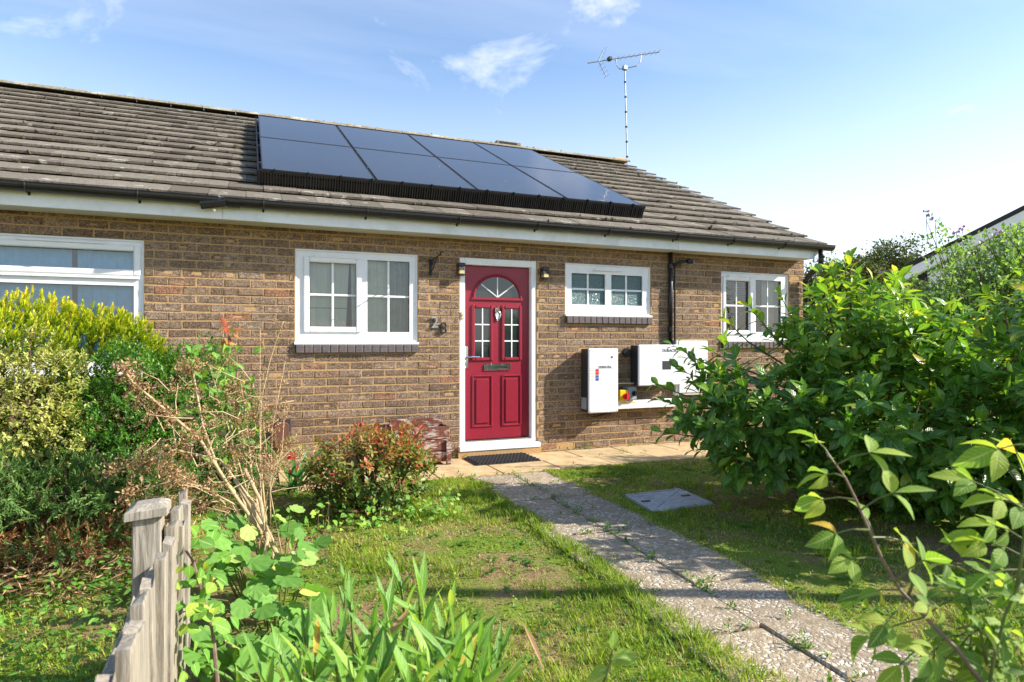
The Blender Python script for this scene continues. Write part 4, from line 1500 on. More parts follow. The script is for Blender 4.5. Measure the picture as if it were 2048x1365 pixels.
for k in range(4):
    p, q = np.array(mq[k]), np.array(mq[(k + 1) % 4]); pi_, qi_ = np.array(sc9[k]), np.array(sc9[(k + 1) % 4])
    b.add(*quad_prism([p, q, qi_, pi_], .0075, .0145))
b.build('brace', M['cover'], mh)
for (fx, fy) in ((.14, .5), (.86, .55)):
    p = np.array(mq[0]) * (1 - fx) * (1 - fy) + np.array(mq[1]) * fx * (1 - fy) + np.array(mq[2]) * fx * fy + np.array(mq[3]) * (1 - fx) * fy
    MB().box(p[0] - .035, p[0] + .035, p[1] - .012, p[1] + .012, .006, .0155).build('lifting_eye', M['ink'], mh)

pl = empty('planter_box', (1.55, -.16, 0))
tag(pl, 'weathered red-brown wooden planter against the wall behind the reddening shrub', 'planter')
PLX0, PLX1, PLY0, PLY1 = 1.27, 1.815, -.30, -.03
for k, (z0, z1) in enumerate(((.265, .385), (.15, .258), (.04, .143))):
    MB().box(PLX0, PLX1, PLY0, PLY0 + .018, z0, z1, .003).build('board', M['planter'], pl)
    MB().box(PLX0, PLX1, PLY1 - .018, PLY1, z0, z1 + (.06 if k == 0 else 0), .003).build('board', M['planter'], pl)
    for xx in (PLX0, PLX1 - .018): MB().box(xx, xx + .018, PLY0 + .018, PLY1 - .018, z0, z1, .003).build('board', M['planter'], pl)
for xx in (PLX0 - .012, PLX1 - .04): MB().box(xx, xx + .05, PLY0 - .022, PLY0 - .001, .012, .375 if xx < 1.5 else .25, .003).build('corner_post', M['planter'], pl)
MB().box(PLX0 + .02, PLX1 - .02, PLY0 + .02, PLY1 - .02, .1, .33).build('soil', M['moss'], pl)

fl = empty('vent_cowl', (.265, -.08, .23))
tag(fl, 'brown plastic drain cowl on the wall among the dried stalks', 'vent')
MB().xz_poly([(.20, .255), (.335, .235), (.328, .44), (.31, .465), (.215, .475), (.195, .45)], -.15, -.03).build('cover', M['brown'], fl)
MB().box(.205, .35, -.032, .0, .25, .49, .01).build('back_plate', M['casing'], fl)

# ================================================================= picket fence
FX = -.225
fen = empty('picket_fence', (FX, -4.4, 0))
tag(fen, 'low weathered grey picket fence dividing the gardens', 'fence')
ys = [-5.17, -5.05, -4.945, -4.825, -4.695, -4.57, -4.435, -4.30, -4.18, -4.06, -3.94, -3.82]
def picket_mesh(seed):
    rr = random.Random(seed)
    h = .685
    b = MB()
    b.box(-.014, .014, -.035, .035, .02, h - rr.uniform(0, .012), .003)
    V = b.v
    b.v = [(p[0], p[1], p[2] + (p[1] * rr.uniform(-.25, .25) if p[2] > .5 else 0)) for p in V]
    me = b.mesh('picket'); me.materials.append(M['wood']); return me
pms = [picket_mesh(k) for k in range(4)]
for k, y in enumerate(ys):
    o = link('picket', pms[k % 4], fen)
    o.location = (FX + .014 + random.uniform(-.004, .004), y, random.uniform(-.012, .012))
    o.rotation_euler = (random.uniform(-.012, .012), random.uniform(-.02, .02), random.uniform(-.06, .06))
    o['tint'] = random.random()
for z in (.25, .52): MB().box(FX - .036, FX - .001, -5.6, -3.76, z, z + .07, .004).build('rail', M['wood'], fen)
pst = empty('fence_post', (-.25, -4.30, 0), fen)
px_, py_ = -.268, -4.30
MB().box(px_ - .036, px_ + .036, py_ - .036, py_ + .036, .0, .725, .004).build('post', M['wood'], pst)
b = MB()
V = [(-.052, -.052, 0), (.052, -.052, 0), (.052, .052, 0), (-.052, .052, 0), (-.052, -.052, .022), (.052, -.052, .022), (.052, .052, .022), (-.052, .052, .022), (-.03, -.03, .036), (.03, -.03, .036), (.03, .03, .036), (-.03, .03, .036)]
V = [(px_ + v[0], py_ + v[1], .726 + v[2] + v[0] * .08) for v in V]
b.add(V, [(3, 2, 1, 0), (0, 1, 5, 4), (1, 2, 6, 5), (2, 3, 7, 6), (3, 0, 4, 7), (4, 5, 9, 8), (5, 6, 10, 9), (6, 7, 11, 10), (7, 4, 8, 11), (8, 9, 10, 11)])
b.build('post_cap', M['wood'], pst)

# tall unseen post, added beyond the frame so its shadow crosses lawn and path
tp = empty('shadow_post', (5.6, -5.52, 0))
tag(tp, 'tall unseen timber post added to throw a shadow band over lawn and path', 'post')
MB().box(5.555, 5.645, -5.565, -5.475, 0, 3.3, .005).build('post', M['wood'], tp)

# ================================================================= far building, trees
wb = empty('white_building', (18, 3, 0))
tag(wb, 'white rendered gable house beyond the rose bush', 'house')
GL, GA = at(1830, 534, 17.0), at(2330, 283, 16.0)
dep = np.array([GL[0] - CAM[0], GL[1] - CAM[1], 0]); dep = dep / np.linalg.norm(dep)
dep = np.array([dep[0] * math.cos(-.12) - dep[1] * math.sin(-.12), dep[0] * math.sin(-.12) + dep[1] * math.cos(-.12), 0]) * 9
GR = np.array([2 * GA[0] - GL[0], 2 * GA[1] - GL[1], GL[2]])
gdir = norm(np.array([GA[0] - GL[0], GA[1] - GL[1], 0])); gout = -norm(dep)
slope = norm(GA - GL)
def gp(p, z=None, o=0.0):
    q = np.array(p) + gout * o
    return (q[0], q[1], q[2] if z is None else z)
L_, R_ = GL + gdir * .3, GR - gdir * .3
dn = np.array([0, 0, .16])
V = [gp(L_, 0), gp(R_, 0), gp(GR - dn), gp(GA - dn), gp(GL - dn)]
V2 = [tuple(np.array(p) + dep) for p in V]
V[2], V[4] = gp(R_ - dn), gp(L_ - dn)
V2[2], V2[4] = tuple(np.array(V[2]) + dep), tuple(np.array(V[4]) + dep)
MB().add(V + V2, [(0, 1, 2, 3, 4), (0, 4, 9, 5), (1, 6, 7, 2), (9, 8, 7, 6, 5)]).build('wall', M['render_w'], wb)
for (e0, e1) in ((GL, GA), (GR, GA)):
    e = e0 - norm(e1 - e0) * .25
    V = [gp(e, None, .3), gp(e1, None, .3), tuple(e1 + dep), tuple(e + dep)]
    V += [(p[0], p[1], p[2] + .13) for p in V]
    MB().add(V, [(3, 2, 1, 0), (4, 5, 6, 7), (0, 1, 5, 4), (2, 3, 7, 6), (3, 0, 4, 7), (1, 2, 6, 5)]).build('roof_slope', M['under'], wb)
    bb = [gp(e - np.array([0, 0, .26]), None, .28), gp(e1 - np.array([0, 0, .26]), None, .28), gp(e1 - np.array([0, 0, .002]), None, .28), gp(e - np.array([0, 0, .002]), None, .28)]
    bb += [tuple(np.array(p) - gout * .27) for p in bb]
    MB().add(bb, [(0, 1, 2, 3), (0, 4, 5, 1), (3, 2, 6, 7), (0, 3, 7, 4)]).build('bargeboard', M['pvc'], wb)
c_ = gp(L_, None, .06)
MB().tube([(c_[0], c_[1], GL[2] - .3), (c_[0], c_[1], .1)], .05, 8).build('downpipe', M['black'], wb)


def tree(name, label, base, h, crowns, mat, n, leaf, group='trees beyond the bungalow'):
    t = empty(name, base); tag(t, label, 'tree', group)
    bx, by, bz = base
    b = MB().tube([(bx, by, bz), (bx + .1, by, h * .4), (bx, by + .1, h * .75)], [.22, .16, .06], 8)
    for k in range(9):
        c, r = crowns[k % len(crowns)]
        e = np.array(c) + norm(rng.normal(0, 1, 3)) * np.array(r) * .8
        b.tube([(bx, by, h * random.uniform(.25, .5)), tuple((np.array([bx, by, h * .6]) + e) / 2), tuple(e)], [.07, .045, .012], 5)
    b.build('trunk', M['stem_b'], t)
    P = []; Nn = []
    for (c, r) in crowns:
        p, nn = ellipsoid_pts(n // len(crowns) // 8, c, r, .3, .22, fill=.16); P.append(p); Nn.append(nn)
    P = np.concatenate(P); Nn = np.concatenate(Nn)
    pos, d, nr, idx, tt = shoot_leaves(P, norm(Nn + rng.normal(0, .5, Nn.shape)), 8, .45, .5, 1.3, .2)
    pos = pos + rng.normal(0, .08, pos.shape)
    tn = np.clip(rng.normal(.45, .2, len(P))[idx] + rng.normal(0, .12, len(pos)), 0, 1)
    foliage(t, 'leaf', mat, DIAMOND, pos, d, nr, rng.uniform(.7, 1.3, len(pos)) * leaf, tn, 0, 'crown', wid=.6)
    return t


tree('broadleaf_tree', 'rounded dark tree on the skyline between the bungalow and the white house', (27.5, 14, 0), 5.2, [((27.2, 14, 4.4), (1.7, 1.5, 1.6)), ((28.6, 14.3, 4.0), (1.3, 1.2, 1.2)), ((25.8, 14, 4.0), (1.2, 1.2, 1.2))], M['l_tree'], 26000, .13)
tree('broadleaf_tree', 'lower olive-brown tree just past the downpipe', (22.8, 13, 0), 4.4, [((21.9, 13, 2.9), (1.6, 1.3, 1.7)), ((24.0, 13.2, 3.3), (1.4, 1.2, 1.5))], M['l_tree'], 22000, .13)
tree('broadleaf_tree', 'wispy pale tree at the left of the skyline clump', (25.0, 15, 0), 5.0, [((24.8, 15, 4.2), (1.0, 1.0, 1.0))], M['l_rosef'], 2500, .12)
# ================================================================= vegetation
def vnoise(x, y, seed=0):
    """smooth 0..1 value noise"""
    rr = np.random.default_rng(seed)
    T = rr.random((64, 64))
    xi = np.floor(x).astype(int); yi = np.floor(y).astype(int)
    fx = x - xi; fy = y - yi
    fx = fx * fx * (3 - 2 * fx); fy = fy * fy * (3 - 2 * fy)
    a = T[xi % 64, yi % 64]; b_ = T[(xi + 1) % 64, yi % 64]; c_ = T[xi % 64, (yi + 1) % 64]; d_ = T[(xi + 1) % 64, (yi + 1) % 64]
    return (a * (1 - fx) + b_ * fx) * (1 - fy) + (c_ * (1 - fx) + d_ * fx) * fy


def path_x(y): return 2.215 + .064 * (y + .95)


# ---- lawn grass
n = 560000
gx = rng.uniform(-3.2, 7.5, n); gy = rng.uniform(-6.0, -.9, n)
u, v, Fd = proj(np.stack([gx, gy, np.zeros(n)], 1))
keep = (Fd > .9) & (u > -120) & (u < 2170) & (v < 1500)
patch = .55 * vnoise(gx * 1.9 + 7, gy * 1.9 + 3, 1) + .3 * vnoise(gx * 5.5, gy * 5.5, 2) + .15 * vnoise(gx * 15, gy * 15, 3)
dens = np.clip((patch - .40) * 3.8, .12, 1)
dens = np.where(Fd > 4, np.clip(dens + .2, 0, 1), dens)
px = path_x(gy)
edge = np.where(gx < px, np.interp(gy, [-4.8, -1.2], [.30, .42]), .405) - .075 * vnoise(gy * 5, np.sign(gx - px) * 9 + 20, 5) - .03 * vnoise(gy * 19, np.sign(gx - px) * 9 + 20, 6)
onpath = np.abs(gx - px) < edge - .012
nearpath = (np.abs(gx - px) > edge - .02) & (np.abs(gx - px) < .50)
dens = np.where(nearpath, np.minimum(1, dens + .75), dens)
inman = (gx > 2.66 + .1 * 0) & (gx < 3.26) & (gy > -2.53) & (gy < -2.02)
bed = (gx < .42) & (gx > -.2)         # planting strip by the fence
left = gx < -.25
dens = np.where(bed, dens * .25, dens)
dens = np.where(left, dens * .7, dens)
right = gx > px
dens = np.where(right & (gx > 3.6) & (gy < -2.0), dens * .55, dens)
keep &= (rng.random(n) < dens) & ~onpath & ~inman
gx, gy, patch, Fd = gx[keep], gy[keep], patch[keep], Fd[keep]; n = len(gx)
tall = np.clip((patch - .45) * 3, 0, 1)
hgt = rng.uniform(.010, .026, n) + tall * rng.uniform(0, .04, n)
hgt = np.where(gx > path_x(gy) + .4, hgt * .62, hgt)
ang = rng.uniform(0, 6.283, n)
lean = rng.uniform(.15, .9, n)
d = np.stack([np.cos(ang) * lean, np.sin(ang) * lean, np.ones(n)], 1)
nr = np.stack([-np.sin(ang) * .2 + np.cos(ang), np.sin(ang), -lean], 1)
blade = (np.array([(-.5, 0, 0), (.5, 0, 0), (.38, .55, .08), (-.38, .55, .08), (.05, 1, .3), (-.05, 1, .3)], float), np.array([(0, 1, 2, 3), (3, 2, 4, 5)], int))
X, Y, Z = frames(d, nr)
wdt = rng.uniform(.0022, .0045, n) * (1 + .12 * Fd)
V, F = instance(blade[0], blade[1], np.stack([gx, gy, np.where((np.abs(gx - path_x(gy)) < .42) & (gy > -6), .008, -.004)], 1), X, Y, Z, wdt, hgt, hgt)
tn = np.clip(.15 + .55 * vnoise(gx * 3, gy * 3, 8) + rng.normal(0, .16, n) + np.where(rng.random(n) < (.44 - .40 * tall), .42, 0), 0, 1)
gr = link('grass', np_mesh('grass', V, F, M['l_grass'], tint=np.repeat(tn, 6)))
tag(gr, 'patchy sunlit lawn grass either side of the path', 'grass', kind='stuff')

# ---- longer tufts standing out of the turf
nt_ = 420
tx = rng.uniform(-.1, 6.2, nt_); ty = rng.uniform(-5.2, -1.1, nt_)
ok = (vnoise(tx * 1.9 + 7, ty * 1.9 + 3, 1) > .42) & (np.abs(tx - path_x(ty)) > .42) & ~((tx > 2.6) & (tx < 3.3) & (ty > -2.6) & (ty < -1.95)) & ~((tx > 3.6) & (ty < -1.8))
edge_y = rng.uniform(-4.6, -1.2, 120)
tx = np.concatenate([tx[ok], path_x(edge_y) - np.interp(edge_y, [-4.8, -1.2], [.30, .42]) + rng.normal(0, .03, 120)]); ty = np.concatenate([ty[ok], edge_y])
K = 26; n = len(tx) * K
hh = np.repeat(rng.uniform(.035, .085, len(tx)), K) * rng.uniform(.6, 1.2, n)
gx = np.repeat(tx, K) + rng.normal(0, .018, n); gy = np.repeat(ty, K) + rng.normal(0, .018, n)
ang = np.arctan2(gy - np.repeat(ty, K), gx - np.repeat(tx, K)) + rng.normal(0, .6, n); lean = np.abs(rng.normal(.35, .35, n))
d = np.stack([np.cos(ang) * lean, np.sin(ang) * lean, np.ones(n)], 1); nr = np.stack([-np.cos(ang), -np.sin(ang), lean], 1)
X, Y, Z = frames(d, nr)
V, F = instance(blade[0], blade[1], np.stack([gx, gy, np.full(n, -.004)], 1), X, Y, Z, rng.uniform(.003, .0055, n), hh, -hh)
tf_ = link('grass_tufts', np_mesh('grass_tufts', V, F, M['l_grass'], tint=np.repeat(np.clip(rng.normal(.42, .18, n), 0, .85), 6)))
tag(tf_, 'longer grass tufts dotted over the lawn and along the path edge', 'grass', kind='stuff')

# ---- low broad-leaved weeds and clover in the turf
n = 60000
gx = rng.uniform(-2.6, 6.8, n); gy = rng.uniform(-5.6, -.95, n)
q = .6 * vnoise(gx * 2.6 + 20, gy * 2.6, 12) + .4 * vnoise(gx * 8, gy * 8, 13)
_, _, Fd = proj(np.stack([gx, gy, gx * 0], 1))
keep = (q > .50) & (np.abs(gx - path_x(gy)) > .40) & ~((gx > 2.66) & (gx < 3.26) & (gy > -2.53) & (gy < -2.02)) & (Fd > 1)
gx, gy = gx[keep], gy[keep]; n = len(gx)
ang = rng.uniform(0, 6.283, n)
d = np.stack([np.cos(ang), np.sin(ang), rng.uniform(.1, .7, n)], 1)
foli_n = np.stack([np.zeros(n), np.zeros(n), np.ones(n)], 1) + rng.normal(0, .25, (n, 3))
wd_ = empty('clover_and_weeds', (2, -3, 0)); tag(wd_, 'low clover and weeds mixed through the lawn', 'weeds', kind='stuff')
foliage(wd_, 'leaf', M['l_weed'], DIAMOND, np.stack([gx, gy, rng.uniform(.0, .02, n)], 1), d, foli_n, rng.uniform(.008, .022, n), np.clip(rng.normal(.5, .22, n), 0, 1), 0, 'leaves', wid=.8)

nr_ = 520
rx_ = rng.uniform(-.1, 6.0, nr_); ry_ = rng.uniform(-5.2, -1.05, nr_)
ok = (np.abs(rx_ - path_x(ry_)) > .44) & ~((rx_ > 2.6) & (rx_ < 3.3) & (ry_ > -2.6) & (ry_ < -1.95))
rx_, ry_ = rx_[ok], ry_[ok]; K = 8; n = len(rx_) * K
ang = rng.uniform(0, 6.283, n)
P = np.stack([np.repeat(rx_, K), np.repeat(ry_, K), np.full(n, .006)], 1)
d = np.stack([np.cos(ang), np.sin(ang), rng.uniform(.1, .6, n)], 1)
foliage(wd_, 'leaf', M['l_weed'], leaf_tmpl(.4, 3, .3, .1, .6), P, d, np.array([0, 0, 1.]) + rng.normal(0, .2, (n, 3)), np.repeat(rng.uniform(.018, .055, len(rx_)), K) * rng.uniform(.6, 1.2, n), np.clip(rng.normal(.45, .2, n), 0, 1), 0, 'rosettes')

# ---- tufts in paving joints
P = []
for j in range(PATH_ROWS):
    yy = -.97 - j * .468
    for k in range(11): P.append((path_x(yy) + rng.normal(0, .014) if k < 6 else path_x(yy) + rng.uniform(-.38, .38), yy - rng.beta(.6, .9) * .44 if k < 6 else yy + rng.normal(0, .008), .008))
for k in range(46): P.append((rng.uniform(1.5, 5.6), -rng.choice([.02, .03, .46, .92]) + rng.normal(0, .02), .015))
P = np.array(P)
jt = empty('joint_weeds', (2.2, -2, 0)); tag(jt, 'small weed tufts growing in the paving joints', 'weeds', kind='stuff')
ax = norm(np.stack([rng.normal(0, .35, len(P)), rng.normal(0, .35, len(P)), np.ones(len(P))], 1))
hh = rng.gamma(2.0, .008, len(P)) + .006; hh[-46:] *= 1.8
pos, d, nr, idx, tt = shoot_leaves(P + ax * hh[:, None], ax, 12, hh * .9, .6, 1.35, .1, .3)
pos += rng.normal(0, .012, pos.shape) * np.array([1, 1, .3])
foliage(jt, 'leaf', M['l_weed'], DIAMOND, pos, d, nr, rng.uniform(.6, 1.2, len(pos)) * .026, np.clip(rng.normal(.55, .25, len(pos)), 0, 1), 0, 'leaves', wid=.4)


def shrub(name, label, base, lobes, mat, tmpl, n_shoots, K, L, leaf, tint_fn, n_parts, wid=1.0, a0=.35, a1=1.25, droop=.25, up=.5, cat='shrub', bumpy=.14, fill=.05, stems='stem_b', nstem=26, zmin=.05, jit=.2, part='leaf', tipdirs=None, axis_jit=.35, group=None):
    t = empty(name, base); tag(t, label, cat, group)
    P = []; A_ = []
    tot = sum(l[1][0] * l[1][2] for l in lobes)
    for (c, r) in lobes:
        p, nn = ellipsoid_pts(int(n_shoots * r[0] * r[2] / tot), c, r, zmin, bumpy, fill=fill)
        # drop points that fall deep inside another lobe
        ok = np.ones(len(p), bool)
        for (c2, r2) in lobes:
            if c2 is c: continue
            ok &= np.sum(((p - np.array(c2)) / np.array(r2)) ** 2, 1) > .55
        P.append(p[ok]); A_.append(nn[ok])
    P = np.concatenate(P); A_ = np.concatenate(A_)
    ax_ = norm(A_ + np.array([0, 0, up]) + rng.normal(0, axis_jit, A_.shape))
    pos, d, nr, idx, tt = shoot_leaves(P, ax_, K, L * rng.uniform(.6, 1.3, len(P)), a0, a1, droop, jit)
    ok = pos[:, 2] > zmin * .5
    pos, d, nr, idx, tt = pos[ok], d[ok], nr[ok], idx[ok], tt[ok]
    sz = leaf * rng.uniform(.5, 1.3, len(pos)) * (1 - .25 * (tt < .15))
    sh = rng.random(len(P))
    tn = np.clip(tint_fn(pos, sh[idx], tt), 0, 1)
    b = MB()
    for k in range(nstem):
        e = P[int(rng.integers(len(P)))]
        c = np.array(base) + np.array([rng.normal(0, .06), rng.normal(0, .06), 0])
        m_ = (c + e) / 2 + np.array([0, 0, .12 * (e[2])]) * rng.uniform(-.5, 1)
        b.tube([c, m_, e], [.013, .009, .003], 5)
    o = b.build('branches', M[stems], t)
    # twiglets carrying the leaves
    tw = MB()
    for k in rng.choice(len(P), min(len(P), 260), replace=False):
        tw.tube([P[k] - ax_[k] * L * 1.3, P[k]], [.004, .0015], 3, caps=False)
    if tw.v:
        o = tw.build('twigs', M[stems], t); o['kind'] = 'stuff'
    foliage(t, part, mat, tmpl, pos, d, nr, sz, tn, n_parts, 'foliage', wid=wid)
    return t


def cam2w(Rr, F, z): return (Rr * cY + F * sY, CAM[1] - Rr * sY + F * cY, z)


# ---- big glossy evergreen by the wall
LEAF_OB = leaf_tmpl(.50, 4, .22, .14, .60)
ph_l = [(cam2w(2.62, 4.85, .88), (.66, .70, .86)), (cam2w(1.90, 4.70, .68), (.66, .55, .48)), (cam2w(3.5, 4.75, .62), (.80, .75, .56)), (cam2w(2.75, 4.3, .62), (.9, .55, .48)), ((4.85, -3.85, .70), (.50, .80, .66)), ((4.52, -4.22, .92), (.45, .60, .93)), ((4.35, -3.35, .66), (.50, .50, .76))]  # last two lobes added, the taller mostly out of view, to shade the path
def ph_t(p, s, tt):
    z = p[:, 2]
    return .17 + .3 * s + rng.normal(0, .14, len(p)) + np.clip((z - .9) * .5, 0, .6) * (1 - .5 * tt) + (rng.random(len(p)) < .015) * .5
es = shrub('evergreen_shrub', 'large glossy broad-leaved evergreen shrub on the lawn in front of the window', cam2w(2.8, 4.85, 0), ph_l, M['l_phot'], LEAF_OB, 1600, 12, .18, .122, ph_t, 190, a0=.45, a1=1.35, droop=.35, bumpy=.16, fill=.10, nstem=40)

# sprays that reach out from it towards the wall boxes
spr = [(1318, 800, 5.1), (1360, 740, 5.1), (1325, 865, 4.9), (1380, 720, 5.0), (1690, 530, 4.9), (1665, 545, 4.9), (1715, 540, 4.95), (1312, 770, 5.2), (1345, 690, 5.1), (1420, 700, 5.1), (1330, 830, 5.0), (1450, 640, 4.9), (1560, 590, 4.9), (1640, 545, 4.9), (1700, 520, 4.9), (1745, 560, 4.8), (1390, 900, 4.7), (1850, 640, 4.6), (1960, 620, 4.6), (1500, 615, 4.9)]
P = np.array([at(*s_) for s_ in spr])
cen = np.array(cam2w(2.6, 4.85, .85))
ax = norm(norm(P - cen) + np.array([0, 0, .35]))
pos, d, nr, idx, tt = shoot_leaves(P, ax, 12, .30, .5, 1.3, .3, .2)
es['_wl'] = tuple(float(q) for q in cam2w(2.8, 4.85, 0))
b = MB()
for k in range(len(P)): b.tube([cen * .5 + P[k] * .5 - np.array([0, 0, .1]), P[k] - ax[k] * .25, P[k]], [.008, .006, .002], 5)
b.build('leading_shoots', M['stem_b'], es)['kind'] = 'stuff'
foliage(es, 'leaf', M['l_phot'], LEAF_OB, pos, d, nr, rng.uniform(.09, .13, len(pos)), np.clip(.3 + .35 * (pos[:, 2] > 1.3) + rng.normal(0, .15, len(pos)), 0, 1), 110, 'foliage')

# ---- climbing rose thicket behind it
rs = empty('rambling_rose', tuple(cam2w(4.9, 6.6, 0))); tag(rs, 'tall rambling rose thicket with arching canes in front of the white house', 'rose')
b = MB(); pos_l = []; d_l = []; n_l = []
for k in range(300):
    b0 = np.array(cam2w(rng.uniform(3.6, 5.6), rng.uniform(5.6, 6.6), 0))
    u0 = rng.uniform(1690, 2140); 
    vtop = np.interp(u0, [1690, 1760, 1850, 1900, 1960, 2048, 2140], [640, 575, 560, 470, 480, 430, 420]) + abs(rng.normal(0, 1)) * 130
    e = at(u0, vtop, rng.uniform(5.4, 6.6))
    side = rng.normal(0, .3)
    m1 = b0 * .55 + e * .45 + np.array([side, 0, .55]); 
    pts = [b0]
    for q in np.linspace(.15, 1, 9):
        p_ = (1 - q) ** 2 * b0 + 2 * q * (1 - q) * m1 + q * q * e
        pts.append(p_)
    b.tube(pts, list(np.linspace(.010, .003, len(pts))), 4, caps=False)
    pts = np.array(pts)
    for j in range(30):
        q = rng.uniform(.3, 1) * (len(pts) - 1.001); i0 = int(q); p_ = pts[i0] * (1 - (q - i0)) + pts[i0 + 1] * (q - i0)
        out_ = norm(rng.normal(0, 1, 3) + np.array([0, 0, .2]))
        for m_ in range(5):
            s_ = norm(rng.normal(0, 1, 3)); 
            pos_l.append(p_ + out_ * (.03 + .022 * m_) + s_ * .006); d_l.append(out_ * .5 + s_ * .9 * (1 if m_ % 2 else -1)); n_l.append(np.array([0, 0, 1]) + rng.normal(0, .4, 3))
for (u0, v0) in ((1852, 440), (1870, 450), (1895, 480), (1913, 470), (1930, 470), (1880, 500), (1998, 470), (1970, 460), (2020, 450), (1940, 520), (1990, 500), (1768, 555)):
    e = at(u0, v0, 6.0); b0 = at(u0 + 60, v0 + 330, 6.0)
    pts = np.array([b0, at(u0 + 52, v0 + 220, 6.0), at(u0 + 38, v0 + 110, 6.0), at(u0 + 18, v0 + 45, 6.0), e])
    b.tube(pts, [.007, .006, .005, .004, .002], 4, caps=False)
    for j in range(34):
        q = rng.uniform(.6, 3.99); i0 = int(q); p_ = pts[i0] * (1 - (q - i0)) + pts[i0 + 1] * (q - i0)
        out_ = norm(rng.normal(0, 1, 3) + np.array([0, 0, .2]))
        for m_ in range(5):
            s_ = norm(rng.normal(0, 1, 3))
            pos_l.append(p_ + out_ * (.03 + .022 * m_) + s_ * .006); d_l.append(out_ * .5 + s_ * .9 * (1 if m_ % 2 else -1)); n_l.append(np.array([0, 0, 1]) + rng.normal(0, .4, 3))
o = b.build('canes', M['stem_b'], rs); o['kind'] = 'stuff'
pos = np.array(pos_l); n = len(pos)
foliage(rs, 'leaf', M['l_rosef'], DIAMOND, pos, np.array(d_l), np.array(n_l), rng.uniform(.028, .054, n), np.clip(rng.normal(.55, .22, n), 0, 1), 0, 'foliage', wid=.62)
for k, (u0, v0, F0) in enumerate([(1852, 428, 6.0), (1913, 463, 6.0), (1998, 463, 6.0), (1768, 545, 6.0), (1870, 440, 6.0), (1925, 457, 6.1)]):
    c = at(u0, v0, F0); q = MB()
    for m_ in range(7):
        dd = norm(rng.normal(0, 1, 3)) * .02
        X_, Y_, Z_ = frames(norm(rng.normal(0, 1, (1, 3))), rng.normal(0, 1, (1, 3)))
        V, F = instance(DIAMOND[0], DIAMOND[1], (c + dd)[None], X_, Y_, Z_, np.array([.03]), np.array([.035]), np.array([.035]))
        q.add(V, [tuple(f) for f in F])
    q.build('flower', M['pink'], rs)
    MB().tube([c, c + np.array([.02, 0, -.25]), at(u0 + 40, v0 + 140, F0)], .003, 4).build('flower_stalk', M['stem_g'], rs)

# ---- reddening azalea by the door
LEAF_S = leaf_tmpl(.46, 3, .15, .12, .5)
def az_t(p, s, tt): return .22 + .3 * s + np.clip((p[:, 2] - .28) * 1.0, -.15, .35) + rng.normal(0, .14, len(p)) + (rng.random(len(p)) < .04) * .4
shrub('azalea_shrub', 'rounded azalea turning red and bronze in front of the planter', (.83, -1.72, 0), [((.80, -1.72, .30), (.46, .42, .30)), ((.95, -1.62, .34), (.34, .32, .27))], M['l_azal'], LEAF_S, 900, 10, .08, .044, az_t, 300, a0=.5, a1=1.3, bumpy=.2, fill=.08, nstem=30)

# ---- golden conifer hedge under the neighbour window
NEEDLE = (np.array([(0, 0, 0), (.5, .35, .06), (0, 1, 0), (-.5, .35, .06)], float), np.array([(0, 1, 2, 3)], int))
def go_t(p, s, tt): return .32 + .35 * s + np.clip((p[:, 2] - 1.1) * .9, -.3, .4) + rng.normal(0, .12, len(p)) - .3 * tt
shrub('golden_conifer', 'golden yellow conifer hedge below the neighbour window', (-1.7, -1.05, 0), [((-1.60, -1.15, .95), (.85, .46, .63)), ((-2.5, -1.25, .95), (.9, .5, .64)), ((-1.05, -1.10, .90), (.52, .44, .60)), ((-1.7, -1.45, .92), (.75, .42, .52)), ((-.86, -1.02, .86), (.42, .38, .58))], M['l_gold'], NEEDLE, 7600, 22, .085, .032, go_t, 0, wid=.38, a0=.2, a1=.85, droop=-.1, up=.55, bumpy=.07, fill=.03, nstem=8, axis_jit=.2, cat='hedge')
# ---- variegated shrub
def va_t(p, s, tt): return .45 + .4 * (s - .4) + rng.normal(0, .15, len(p)) - .25 * tt
shrub('variegated_shrub', 'cream-variegated evergreen shrub at the left below the golden conifer', (-1.22, -1.72, 0), [((-1.22, -1.85, .84), (.30, .28, .40)), ((-1.46, -1.92, .72), (.34, .3, .50)), ((-1.06, -1.92, .58), (.20, .2, .34))], M['l_varieg'], LEAF_S, 2100, 13, .085, .027, va_t, 0, bumpy=.24, fill=.07, nstem=20)
# ---- green box-like shrub
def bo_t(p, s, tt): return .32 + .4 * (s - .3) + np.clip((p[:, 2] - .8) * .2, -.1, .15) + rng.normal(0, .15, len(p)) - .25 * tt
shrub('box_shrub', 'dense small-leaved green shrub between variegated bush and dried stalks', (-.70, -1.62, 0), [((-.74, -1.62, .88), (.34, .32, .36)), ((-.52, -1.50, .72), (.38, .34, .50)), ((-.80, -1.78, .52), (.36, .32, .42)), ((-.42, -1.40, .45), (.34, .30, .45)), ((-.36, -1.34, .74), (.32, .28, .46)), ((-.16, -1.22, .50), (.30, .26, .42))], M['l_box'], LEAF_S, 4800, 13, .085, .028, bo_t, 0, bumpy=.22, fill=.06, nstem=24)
# ---- juniper
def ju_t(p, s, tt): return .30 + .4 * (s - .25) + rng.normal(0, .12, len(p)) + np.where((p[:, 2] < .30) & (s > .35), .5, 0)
shrub('juniper', 'spreading grey-green juniper with dead brown undersides by the fence', (-.92, -2.15, 0), [((-.92, -2.12, .40), (.52, .40, .24)), ((-1.45, -2.25, .42), (.5, .42, .26)), ((-.62, -2.05, .34), (.34, .34, .22)), ((-.95, -2.30, .20), (.5, .4, .16))], M['l_jun'], NEEDLE, 2600, 22, .13, .034, ju_t, 0, wid=.3, a0=.2, a1=.85, up=.2, droop=0, bumpy=.22, fill=.10, nstem=30, cat='shrub')
